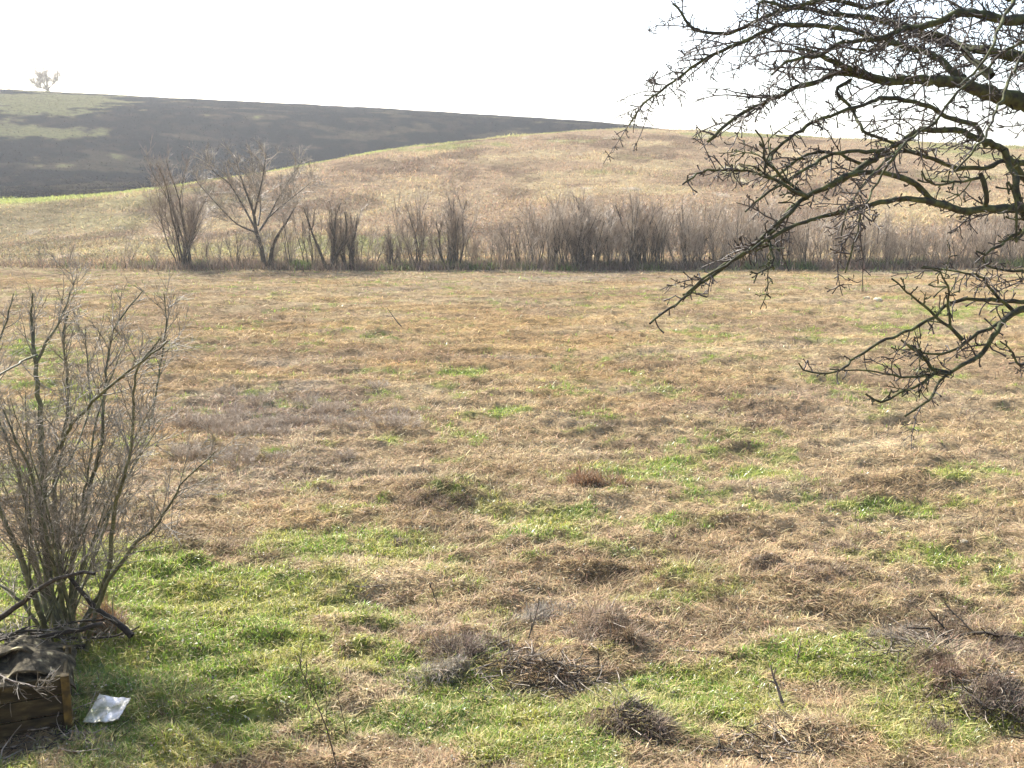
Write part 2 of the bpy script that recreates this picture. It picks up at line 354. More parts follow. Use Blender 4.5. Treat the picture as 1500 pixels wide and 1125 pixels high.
DENS = 1.0
def make_grass():
    # dry lying grass
    X, Y, r = scatter(int(620000 * DENS), 5.2, 64)
    Z = terrain(X, Y); c, g, pa, br, gr, bl = ground_col(X, Y, Z)
    keep = rng.uniform(0, 1, len(X)) > g * .62; X, Y, r, c, g, pa, br, gr = [q[keep] for q in (X, Y, r, c, g, pa, br, gr)]
    c = mixc(c, (.40, .35, .15), g * .8)
    L = (.055 + .0030 * r) * rng.uniform(.5, 1.8, len(X)) * (1 + .4 * br); w = (.0022 + .00038 * r) * rng.uniform(.7, 1.6, len(X))
    sw = fbm(X / .5, Y / .5, 71, 2) * 14 + rng.normal(0, 1.4, len(X))
    tilt = rng.uniform(.95, 1.7, len(X)) - .15 * br
    o = blades('dry_grass', X, Y, L, w, tilt, sw, jitter(c * 1.08, .30), M['dry'], .28, .014)
    tag(o, 'matted straw coloured dry grass lying over the meadow', 'grass', kind='stuff')
    # green blades
    X, Y, r = scatter(int(420000 * DENS), 5.2, 62)
    Z = terrain(X, Y); c, g, *_ = ground_col(X, Y, Z)
    keep = rng.uniform(0, 1, len(X)) < g * 1.0; X, Y, r, g = [q[keep] for q in (X, Y, r, g)]
    n = len(X); c = np.tile([.20, .30, .036], (n, 1)); c = mixc(c, (.33, .34, .07), sstep(.4, .75, fbm(X / .6, Y / .6, 75, 3))); c = mixc(c, (.10, .20, .035), sstep(.5, .8, fbm(X / .9, Y / .9, 76, 3)) * .7)
    L = (.045 + .0018 * r) * rng.uniform(.5, 1.7, n); w = (.0034 + .00035 * r) * rng.uniform(.7, 1.5, n)
    o = blades('green_grass', X, Y, L, w, rng.uniform(.1, .95, n), rng.uniform(0, 6.28, n), jitter(c, .22, .08), M['green'], .6, 0)
    tag(o, 'fresh green grass sprouting in patches through the dry meadow', 'grass', kind='stuff')
    # dead upright weeds, brown and grey, thicker on the brown and grey patches
    X, Y, r = scatter(int(260000 * DENS), 5.2, 64)
    Z = terrain(X, Y); c, g, pa, br, gr, bl = ground_col(X, Y, Z)
    cl = fbm(X / .5, Y / .4, 81, 3)
    pr = np.clip((br * .7 + gr * .6) * sstep(.38, .6, cl) + .06, 0, 1)
    keep = rng.uniform(0, 1, len(X)) < pr; X, Y, r, c, br, gr = [q[keep] for q in (X, Y, r, c, br, gr)]; n = len(X)
    c = c * .3 + np.array([.20, .14, .095]) * .7; c = mixc(c, (.26, .235, .20), gr * .7)
    L = (.07 + .0032 * r) * rng.uniform(.5, 1.7, n); w = (.0018 + .00034 * r) * rng.uniform(.7, 1.4, n)
    o = blades('dead_weed_stalks', X, Y, L, w, rng.uniform(.05, 1.1, n), rng.uniform(0, 6.28, n), jitter(c, .3), M['weed'], .5, 0)
    tag(o, 'brown and grey dead weed stalks standing in the dry grass', 'weeds', kind='stuff')
    # leaf litter: small pale curled scraps
    X, Y, r = scatter(int(60000 * DENS), 5.2, 26); n = len(X)
    c = np.tile([.55, .48, .37], (n, 1)); k = rng.uniform(0, 1, n) > .6; c[k] = [.2, .13, .08]
    o = blades('leaf_litter', X, Y, rng.uniform(.012, .042, n), rng.uniform(.008, .022, n), rng.uniform(.4, 1.6, n), rng.uniform(0, 6.28, n), jitter(c, .3), M['dry'], 1.2, .012)
    tag(o, 'small pale and brown leaf scraps scattered over the near grass', 'leaf litter', kind='stuff')
    # hillside
    X, Y, r = scatter(int(260000 * DENS), 64, 185, 34, 1.0)
    Z = terrain(X, Y); c, *_ , bl = ground_col(X, Y, Z); keep = (bl < .3) & (X > -95)
    X, Y, r, c = [q[keep] for q in (X, Y, r, c)]; n = len(X); tall = 1 + 1.3 * sstep(.5, .7, fbm(X / 6, Y / 6, 88, 4))
    o = blades('hillside_grass', X, Y, rng.uniform(.12, .34, n) * tall, rng.uniform(.04, .10, n), rng.uniform(.5, 1.5, n), rng.uniform(0, 6.28, n), jitter(c * 1.05, .26), M['dry'], .5, 0)
    tag(o, 'rough dry grass covering the brown hill beyond the hedge', 'grass', kind='stuff')
    # scorched stubble on the dark slope
    X, Y, r = scatter(int(150000 * DENS), 126, 326, 34, .6); Z = terrain(X, Y); c, *_, bl = ground_col(X, Y, Z); keep = (bl > .6) & (X < 40)
    X, Y, r, c = [q[keep] for q in (X, Y, r, c)]; n = len(X); k = rng.uniform(0, 1, n); c = c * .85; c[k > .93] = [.05, .04, .028]; c[k > .975] = [.05, .06, .03]
    o = blades('burnt_stubble', X, Y, rng.uniform(.15, .35, n), rng.uniform(.08, .22, n), rng.uniform(.6, 1.5, n), rng.uniform(0, 6.28, n), jitter(c, .35), M['stub'], .4, 0)
    tag(o, 'scorched stubble and clods on the dark burnt slope', 'stubble', kind='stuff')
    # undergrowth along the hedge
    n = 60000; X = rng.uniform(-30, 44, n); Y = 58.3 + rng.normal(0, 1.0, n); k = fbm(X / 1.5, Y / 1.5, 91, 3)
    c = np.tile([.20, .155, .11], (n, 1)); c = mixc(c, (.13, .18, .05), sstep(.6, .72, k)); keep = rng.uniform(0, 1, n) < .3 + k
    keep &= rng.uniform(0, 1, n) < np.interp(X, [-30, -22, -18], [.15, .2, 1])
    X, Y, c = X[keep], Y[keep], c[keep]; n = len(X)
    o = blades('hedge_undergrowth', X, Y, rng.uniform(.2, .75, n), rng.uniform(.02, .05, n), rng.uniform(0, .9, n), rng.uniform(0, 6.28, n), jitter(c, .3), M['dry'], .4, 0)
    tag(o, 'low brambles and green weeds along the foot of the hedge', 'undergrowth', kind='stuff')
make_grass()

# ------------------------------------------------------------------ branch geometry
class Tubes:
    def __init__(s): s.g = {}
    def add(s, pts, rad, sides=3):
        pts = np.asarray(pts, float); s.g.setdefault((len(pts), sides), []).append((pts, np.asarray(rad, float)))
    def arrays(s):
        VV, FF, b = [], [], 0
        for (n, k), L in s.g.items():
            P = np.stack([l[0] for l in L]); Rd = np.stack([l[1] for l in L]); m = len(L)
            T = np.gradient(P, axis=1); T /= np.linalg.norm(T, axis=2, keepdims=True) + 1e-9
            avg = P[:, -1] - P[:, 0]; ref = np.zeros((m, 3)); ref[np.arange(m), np.argmin(np.abs(avg), 1)] = 1
            Nn = np.cross(T, ref[:, None, :]); Nn /= np.linalg.norm(Nn, axis=2, keepdims=True) + 1e-9; B = np.cross(T, Nn)
            a = np.arange(k) * 2 * math.pi / k
            V = P[:, :, None, :] + Rd[:, :, None, None] * (np.cos(a)[None, None, :, None] * Nn[:, :, None, :] + np.sin(a)[None, None, :, None] * B[:, :, None, :])
            i = np.arange(m)[:, None, None] * n * k + np.arange(n - 1)[None, :, None] * k; j = np.arange(k)[None, None, :]; jn = (j + 1) % k
            Q = np.stack(np.broadcast_arrays(i + j, i + jn, i + k + jn, i + k + j), -1).reshape(-1, 4)
            VV.append(V.reshape(-1, 3)); FF.append(Q + b); b += m * n * k
        return np.concatenate(VV), np.concatenate(FF)
    def build(s, name, mat, parent=None, org=None):
        V, Q = s.arrays()
        if org is not None: V = V - np.asarray(org)
        return mesh_np(name, V, Q, mat, parent, smooth=True)
rnd = random.Random(11)
def unit(v): v = np.asarray(v, float); return v / (np.linalg.norm(v) + 1e-9)
def rv(s=1.0): return np.array([rnd.gauss(0, s), rnd.gauss(0, s), rnd.gauss(0, s)])
def path(p, d, L, n, wob, up=0.0, drift=None):
    p = np.array(p, float); d = unit(d); pts = [p.copy()]; st = L / n
    for _ in range(n):
        d = unit(d + rv(wob) + np.array([0, 0, up]) + (drift if drift is not None else 0)); p = p + d * st; pts.append(p.copy())
    return np.array(pts)
def side_dir(t, ang, prefer=None):
    t = unit(t); q = rv(); q = unit(q - t * q.dot(t))
    if prefer is not None: q = unit(q + prefer); q = unit(q - t * q.dot(t))
    return unit(t * math.cos(ang) + q * math.sin(ang))
def resample(ctrl, rads, step):
    ctrl = np.array(ctrl, float); s = np.concatenate([[0], np.cumsum(np.linalg.norm(np.diff(ctrl, axis=0), axis=1))])
    n = max(4, int(s[-1] / step)); t = np.linspace(0, s[-1], n + 1)
    out = np.stack([pchip(s, ctrl[:, k], t) for k in range(3)], 1)
    return out, np.interp(t, s, rads)

# ------------------------------------------------------------------ hedge plants (bare, seen from 50 to 60 m)
def shrub_proto(hh, spread, stems, twigs_per, leader=.85, tw=.011, lean=0, dark=False, sr=.035, low=.08):
    """returns (stem tubes, twig tubes) of one bare shrub standing at the origin"""
    S, T = Tubes(), Tubes()
    for i in range(stems):
        a = rnd.uniform(0, 6.28); q = rnd.random() ** .6
        L = hh * rnd.uniform(.5, 1.0) * leader
        d = np.array([math.cos(a) * spread * q + lean, math.sin(a) * spread * q, 1.0])
        p0 = np.array([math.cos(a) * .42 * q, math.sin(a) * .3 * q, -.05])
        P = path(p0, d, L, 8, .11, .05); r0 = sr * rnd.uniform(.4, 1.4) * (.6 + .5 * L / hh)
        rd = np.linspace(r0, r0 * .22, 9); S.add(P, rd, 5); axes = [(P, rd, L)]
        for _ in range(rnd.choice([1, 2, 3])):
            k = rnd.randint(2, 5); e = side_dir(P[k + 1] - P[k], rnd.uniform(.3, .65)); e[2] += .3; l = L * rnd.uniform(.3, .55)
            Q = path(P[k], e, l, 8, .10, .06); q_ = np.linspace(rd[k] * .7, .008, 9); S.add(Q, q_, 4); axes.append((Q, q_, l))
        tot = sum(x[2] for x in axes)
        for (P, rd, L2) in axes:
            for _ in range(int(twigs_per * L2 / tot * 1.5)):
                f = low + (1 - low) * rnd.random() ** .7; k = f * 8; j = min(int(k), 7); b = P[j] + (P[j + 1] - P[j]) * (k - j)
                dd = side_dir(P[j + 1] - P[j], rnd.uniform(.35, 1.0)); dd[2] += .25
                l = hh * rnd.uniform(.07, .24) * (1.1 - .45 * f); Q = path(b, dd, l, 4, .15, .06)
                T.add(Q, np.linspace(tw, tw * .4, 5), 3)
                for _ in range(rnd.choice([2, 3, 4])):
                    j2 = rnd.choice([1, 2, 3]); e = side_dir(Q[j2 + 1] - Q[j2], rnd.uniform(.3, .9)); e[2] += .15
                    T.add(path(Q[j2], e, l * rnd.uniform(.25, .65), 2, .15, .05), [tw * .6, tw * .5, tw * .3], 3)
    return S, T
def tree_proto(ctrl, sub, hh, fine=1.0, tw=.012):
    """ctrl: limbs as (points, radii); grows boughs and twigs on each"""
    S, B, T = Tubes(), Tubes(), Tubes()
    for pts, rads in ctrl:
        P, rr = resample(pts, rads, .35); S.add(P, rr, 7)
        n = len(P)
        for _ in range(int(sub * (n / 12) * fine) + 2):
            k = rnd.randint(max(1, int(n * .25)), n - 2); d = side_dir(P[k + 1] - P[k], rnd.uniform(.4, 1.1)); d[2] += .25
            L = hh * rnd.uniform(.10, .30) * (1.15 - .5 * k / n); Q = path(P[k], d, L, 5, .18, .02); B.add(Q, np.linspace(min(rr[k] * .5, .022), .008, 6), 4)
            for _ in range(9):
                j = rnd.randint(1, 4); e = side_dir(Q[j + 1] - Q[j], rnd.uniform(.3, 1.1)); e[2] += .12
                l = L * rnd.uniform(.25, .55); Z = path(Q[j], e, l, 3, .2, .02); T.add(Z, np.linspace(tw, tw * .4, 4), 3)
                for _ in range(3):
                    i = rnd.randint(1, 2); T.add(path(Z[i], side_dir(Z[i + 1] - Z[i], .6), l * .5, 2, .1, .06), [tw * .7, tw * .5, tw * .35], 3)
    return S, B, T
def place_shrub(name, proto, x, y, rz, s, label, cat, group, sz=1.0):
    e = empty(name, (x, y, gz(x, y) - .03), rz); e.scale = (s, s, s * sz); tag(e, label, cat, group)
    for pn, me in proto:
        o = bpy.data.objects.new(pn, me); C.objects.link(o); o.parent = e
    return e
def meshes(parts):
    out = []
    for pn, tb, mt in parts:
        o = tb.build(pn, mt); out.append((pn, o.data)); bpy.data.objects.remove(o)
    return out
def hedge():
    pro = []
    for i in range(9):
        st, tw = shrub_proto(4.0, rnd.uniform(.12, .34), rnd.choice([5, 7, 9]), 24, tw=.0070, sr=.028)
        pro.append(meshes([('stems', st, M['hedge_bark']), ('twigs', tw, M['hedge_twig'] if i % 3 else M['hedge_twig_dark'])]))
    thin = []
    for i in range(4):
        st, tw = shrub_proto(4.0, rnd.uniform(.2, .4), rnd.choice([3, 4, 5]), 30, tw=.0075, sr=.030)
        thin.append(meshes([('stems', st, M['hedge_bark']), ('twigs', tw, M['hedge_twig'])]))
    dark = []
    for i in range(3):
        st, tw = shrub_proto(4.0, .34, 6, 36, tw=.010, sr=.085)
        dark.append(meshes([('stems', st, M['hedge_bark']), ('twigs', tw, M['hedge_twig_dark'])]))
    dense_low = []
    st, tw = shrub_proto(2.4, 1.5, 22, 22, tw=.008, sr=.009); dense_low.append(meshes([('stems', st, M['hedge_twig_dark']), ('twigs', tw, M['hedge_twig'])]))
    def X_at(px, Y=58.0): return at(px, 393, Y)[0]
    G = 'bare shrubs of the hedge'
    def put(px, toppx, kind, label, Y=58.0, nm='hedge_shrub', cat='shrub', group=G, ref=3.6, wide=1.0):
        hgt = (395 - toppx) / F * (Y / 1.03) * 1.04; s = hgt / ref
        return place_shrub(nm, rnd.choice(kind), X_at(px, Y), Y, rnd.uniform(0, 6.28), s * wide, label, cat, group, 1 / wide)
    # the dark columnar shrub left of the tree
    st, tw = shrub_proto(7.4, .11, 14, 44, tw=.0095, sr=.065, low=.12)
    cs = meshes([('stems', st, M['hedge_bark']), ('twigs', tw, M['hedge_twig_dark'])])
    place_shrub('hedge_shrub', cs, X_at(270), 58, 0, 1.0, 'tall narrow dark shrub at the hedge end, left of the pale spreading tree', 'shrub', G)
    L = [(318, 330, thin, 'low thin shrub between the dark narrow shrub and the pale spreading tree'),
         (342, 320, pro, 'small grey shrub just left of the trunk of the pale spreading tree'),
         (432, 300, thin, 'thin leaning shrub right beside the pale spreading tree'),
         (455, 285, pro, 'twiggy reddish shrub right of the pale spreading tree'),
         (483, 280, dark, 'dark-stemmed shrub, first clump of black stems right of the pale spreading tree'),
         (512, 290, dark, 'dark-stemmed shrub, second clump of black stems right of the pale spreading tree'),
         (545, 318, thin, 'small low-forked shrub between two clumps of dark stems'),
         (573, 322, dark, 'squat dark shrub left of the slim upright tree in the hedge'),
         (605, 258, thin, 'slim upright small tree standing above the left half of the hedge'),
         (610, 280, pro, 'grey shrub around the foot of the slim upright tree'),
         (655, 262, dark, 'tall V-shaped dark shrub before the thin gap in the hedge'),
         (668, 268, pro, 'grey twiggy shrub grown into the tall V-shaped dark shrub'),
         (712, 330, thin, 'low sparse sapling in the gap of the hedge, left one'),
         (735, 312, thin, 'low sparse sapling in the gap of the hedge, right one'),
         (765, 300, pro, 'rounded grey shrub right after the gap in the hedge')]
    for (px, top, kd, lb) in L: put(px, top, kd, lb)
    lo = 'bare grey shrub in the thin left stretch of the hedge, low among the dark stems'
    for px in (300, 365, 400, 418, 470, 498, 528, 560, 588, 632, 645, 690, 700, 725, 750):
        put(px + rnd.uniform(-4, 4), rnd.uniform(322, 345), pro, lo, 58.8 + rnd.uniform(-.5, .8), group='low shrubs between the dark stems')
    ld = 'bare grey-brown many-stemmed shrub in the dense right stretch of the hedge'
    px = 782
    while px < 1640:
        base = np.interp(px, [780, 820, 860, 930, 1000, 1100, 1300, 1500, 1640], [303, 272, 286, 284, 296, 305, 309, 315, 318])
        for row in range(2):
            put(px + rnd.uniform(-7, 7), base + rnd.uniform(-16, 30), rnd.choice([pro, pro, thin, dark if px < 1010 and rnd.random() < .35 else thin, thin]), ld, 57.6 + row * 1.5 + rnd.uniform(-.4, .5), group='shrubs of the dense hedge stretch')
        px += rnd.uniform(11, 18)
    # low shrubs in the open left end
    for (px, top, lb) in [(60, 362, 'very small dark shrub in the field at far left, alone'), (188, 340, 'sparse thin sapling left of the hedge, beside the field edge'), (232, 350, 'sparse low shrub just left of the tall narrow dark shrub'), (100, 345, 'thin sapling left of the hedge in the open field end')]:
        put(px, top, thin if px > 70 else pro, lb, 58.5, group='small plants left of the hedge')
    # grey bramble thicket in the meadow, behind the foreground bush
    TH = 'low grey bramble bush in the sunken thicket behind the foreground bush'
    for k in range(30):
        g = ground_at(rnd.uniform(250, 620), rnd.uniform(555, 690)); place_shrub('bramble_bush', rnd.choice(dense_low), g[0], g[1], rnd.uniform(0, 6.28), rnd.uniform(.15, .27), TH, 'bush', 'low bramble bushes in the thicket', .8)
    # the pale spreading tree
    Y = 57.6; o = at(388, 392, Y); o[2] = 0
    def q(px, py, dy=0): p = at(px, py, Y + dy); return p - np.array([o[0], Y, 0])
    ctrl = [([q(388, 395), q(382, 360), q(375, 338)], [.22, .17, .15]),
            ([q(375, 338), q(372, 315), q(362, 285), q(352, 258), q(345, 225, .4)], [.14, .11, .085, .06, .03]),
            ([q(372, 315), q(378, 290, -.5), q(385, 260, -.8), q(390, 225, -1)], [.10, .07, .05, .03]),
            ([q(374, 335), q(355, 300, .8), q(335, 268, 1.2), q(312, 250, 1.5), q(298, 225, 1.6)], [.09, .075, .06, .04, .02]),
            ([q(374, 340), q(350, 330, -.6), q(330, 312, -1.2), q(305, 285, -1.5), q(285, 262, -1.6)], [.08, .06, .045, .03, .02]),
            ([q(380, 338), q(392, 320, .5), q(408, 290, 1), q(425, 262, 1.2), q(445, 232, 1.4)], [.10, .08, .055, .04, .02]),
            ([q(378, 330), q(382, 300, 1.2), q(372, 262, 1.8), q(368, 222, 2)], [.08, .06, .04, .02]),
            ([q(392, 320, .5), q(415, 300, -.4), q(440, 280, -.8), q(462, 262, -1)], [.06, .045, .03, .015])]
    S, B, T = tree_proto([(a_, [w_ * .72 for w_ in b_]) for a_, b_ in ctrl], 20, 6.5, 1.25, .0088)
    pt = meshes([('trunk', S, M['hedge_bark']), ('boughs', B, M['hedge_twig']), ('twigs', T, M['bush_twig'])])
    e = place_shrub('bare_tree', pt, o[0], Y, 0, 1, 'pale spreading bare tree standing above the left end of the hedge', 'tree', None)
    e.location.z = 0
    o2 = at(394, 392, 57.9)
    def q2(px, py, dy=0): return at(px, py, 57.9 + dy) - np.array([o2[0], 57.9, 0])
    S, B, T = tree_proto([([q2(394, 395), q2(400, 360), q2(410, 340), q2(424, 318), q2(440, 290, .6)], [.13, .11, .08, .05, .02])], 12, 4)
    pt = meshes([('trunk', S, M['hedge_bark']), ('boughs', B, M['hedge_twig']), ('twigs', T, M['hedge_twig'])])
    e = place_shrub('bare_tree', pt, o2[0], 57.9, 0, 1, 'short right-leaning bare tree at the foot of the pale spreading tree', 'tree', None); e.location.z = 0
    # on the far crest
    def crest(px, back=0):
        a = az(px, 140); r = RC + back; return r * math.sin(a), r * math.cos(a)
    S, B, T = tree_proto([([(0, 0, 0), (.1, 0, 1.2), (0, 0, 1.8)], [.35, .28, .2]), ([(0, 0, 1.5), (-1, .4, 3), (-2.0, 0, 5)], [.2, .12, .05]), ([(0, 0, 1.5), (.3, -.6, 3.2), (.2, -.4, 5.2)], [.2, .12, .05]),
                          ([(0, 0, 1.4), (1.4, .4, 2.8), (2.6, .3, 4.4)], [.16, .1, .05]), ([(0, 0, 1.2), (-2, -.5, 2.2), (-3.2, -.4, 3.4)], [.14, .1, .04])], 20, 12, 1.3, .035)
    pt = meshes([('trunk', S, M['hedge_bark']), ('boughs', B, M['hedge_twig']), ('twigs', T, M['hedge_twig'])])
    x, y = crest(70); place_shrub('bare_tree', pt, x, y, 0, 1.25, 'tiny distant bare tree on the skyline at the left end of the dark slope', 'tree', None)
    for px, s, lb in [(18, 1.0, 'tiny dark bush on the skyline left of the distant tree'), (40, .7, 'smallest bush on the skyline, right up against the distant tree')]:
        x, y = crest(px); place_shrub('skyline_bush', dense_low[0], x, y, 1.0, s, lb, 'bush', None)
    x, y = crest(280); e = empty('utility_pole', (x, y, gz(x, y))); tag(e, 'thin pale distant pole standing on the skyline above the dark slope', 'pole')
    t = Tubes(); t.add([(0, 0, -.2), (0, 0, 4), (0, 0, 8.6)], [.10, .09, .07], 8); t.build('mast', M['pole'], e)
    t = Tubes(); t.add([(-.8, 0, 8.1), (0, 0, 8.1), (.8, 0, 8.1)], [.05, .05, .05], 6); t.build('crossarm', M['pole'], e)
M['pole'] = mat_noise('weathered_pole', (.45, .45, .45), (.6, .6, .6), 4, .6, .3)
hedge()

# ------------------------------------------------------------------ the foreground bush at left
def bush():
    org = ground_at(88, 925); e = empty('bare_bush', tuple(org)); tag(e, 'large bare many-stemmed bush with greenish stems at the left, above the old box', 'bush')
    Y0 = org[1]
    st = [ # (px,py,dy)..., width px base, width px tip
        ([(88, 925, 0), (72, 850, .1), (63, 760, .2), (62, 700, .2), (60, 620, .3), (52, 530, .3), (46, 470, .4), (48, 430, .4)], 20, 3),
        ([(62, 705, .2), (78, 670, .1), (95, 640, 0), (120, 605, -.2), (150, 575, -.3), (200, 535, -.5), (245, 500, -.6)], 9, 3),
        ([(54, 530, .3), (70, 500, .4), (88, 470, .5), (103, 430, .6), (112, 405, .7)], 6, 2),
        ([(54, 520, .3), (30, 530, 0), (0, 548, -.3), (-30, 560, -.5)], 5, 2),
        ([(110, 925, .1), (104, 880, .2), (106, 820, .3), (118, 770, .4), (135, 700, .5), (150, 630, .5), (155, 560, .6), (165, 490, .7), (185, 455, .8), (210, 425, .9)], 12, 2),
        ([(118, 920, -.1), (140, 880, -.1), (158, 840, -.2), (165, 780, -.2), (172, 730, -.3), (185, 690, -.4), (195, 620, -.4), (200, 545, -.5), (235, 495, -.5)], 11, 3),
        ([(120, 925, -.1), (150, 870, -.2), (185, 815, -.3), (200, 795, -.3), (225, 775, -.4), (245, 745, -.5), (270, 705, -.6), (315, 662, -.7)], 9, 2),
        ([(75, 925, -.1), (50, 870, -.2), (30, 810, -.2), (5, 760, -.3), (-15, 700, -.3), (-30, 620, -.4)], 12, 4),
        ([(80, 925, .2), (58, 860, .3), (42, 790, .3), (35, 720, .4), (15, 660, .4), (-5, 600, .5), (-10, 520, .5)], 10, 3),
        ([(92, 925, .2), (88, 850, .4), (82, 780, .5), (80, 720, .6), (92, 650, .6), (100, 560, .7), (92, 495, .7), (100, 460, .8)], 11, 3),
        ([(100, 925, 0), (88, 860, -.1), (70, 790, -.2), (52, 730, -.2), (45, 690, -.2), (22, 640, -.3), (5, 600, -.3)], 9, 3),
        ([(108, 925, .3), (112, 860, .4), (125, 800, .5), (120, 745, .6), (130, 690, .6), (140, 620, .7), (160, 560, .8), (175, 520, .9)], 8, 2),
        ([(65, 925, 0), (30, 880, 0), (-10, 850, .1), (-60, 800, .2)], 8, 3),
        ([(70, 925, .4), (20, 800, .8), (-10, 700, 1.0), (-20, 560, 1.2), (10, 470, 1.3), (20, 430, 1.4)], 9, 2),
        ([(95, 925, .5), (130, 840, .9), (165, 740, 1.2), (215, 640, 1.4), (232, 550, 1.5), (243, 470, 1.6), (240, 430, 1.6)], 8, 2),
        ([(188, 812, -.3), (215, 806, -.5), (240, 800, -.6)], 3, 1.5),
        ([(62, 740, .2), (85, 700, .5), (110, 660, .7), (130, 600, 1.0), (128, 540, 1.2), (125, 480, 1.3)], 6, 2)]
    limbs = []
    for c, w0, w1 in st:
        pts = []
        for (a, b, dy) in c:
            p = at(a, b, Y0 + dy); pts.append(p)
        if c[0][1] == 925: pts[0][2] = gz(pts[0][0], pts[0][1]) - .05
        k = (Y0 / F) / 2
        rr = np.linspace(w0 * k, w1 * k, len(pts)) * .82; P, rd = resample(pts, rr, .09)
        P[1:-1] += np.random.default_rng(len(limbs)).normal(0, .006, P[1:-1].shape)
        t = Tubes(); t.add(P, rd, 8); o = t.build('stem', M['bush_bark'], e, org); limbs.append((P, rd, o))
    # extra thin shoots from the stool
    extra = Tubes()
    for i in range(20):
        a = rnd.uniform(-1, 1); b0 = org + np.array([rnd.uniform(-.3, .3), rnd.uniform(-.25, .3), -.02])
        d = np.array([a * .55, rnd.uniform(-.25, .45), 1.0]); P = path(b0, d, rnd.uniform(.8, 2.3), 14, .05, .015)
        r0 = rnd.uniform(.006, .014); rd = np.linspace(r0, .003, 15); extra.add(P, rd, 5); limbs.append((P, rd, None))
    shoots = extra.build('shoots', M['bush_bark'], e, org)
    allt = Tubes()
    for P, rd, o in limbs:
        n = len(P); T = allt if o is None else Tubes()
        L = np.linalg.norm(np.diff(P, axis=0), axis=1).sum()
        def shoot(b, d, l, r0, nn=7):
            Q = path(b, d, l, nn, .085, .03); T.add(Q, np.linspace(r0, .0017, nn + 1), 4)
            for _ in range(int(l * 14)):
                jj = rnd.randint(1, nn - 1); q = side_dir(Q[jj + 1] - Q[jj], rnd.uniform(.5, 1.15)); l2 = rnd.uniform(.03, .26) * rnd.random() ** .3
                Z = path(Q[jj], q, l2, 4, .13, .03); T.add(Z, [.0024, .0021, .0019, .0017, .0015], 3)
                if l2 > .1: T.add(path(Z[2], side_dir(Z[3] - Z[2], .8), l2 * .5, 2, .1), [.0019, .0017, .0015], 3)
            return Q
        for _ in range(int(L * (9 if o is not None else 5))):
            k = min(max(int(n * (.25 + .72 * rnd.random() ** .9)), 1), n - 2)
            d = side_dir(P[k + 1] - P[k], rnd.uniform(.4, 1.0)); d[2] += .2
            l = rnd.uniform(.25, .95) * (1.2 - .8 * k / n); Q = shoot(P[k], d, l, min(rd[k] * .6, .0055), 9)
            for _ in range(2): jj = rnd.randint(2, 6); shoot(Q[jj], side_dir(Q[jj + 1] - Q[jj], rnd.uniform(.4, .9)), l * rnd.uniform(.3, .6), .0032, 6)
        if o is not None: T.build('twigs', M['bush_twig'], o, org)
    allt.build('twigs', M['bush_twig'], shoots, org)
bush()

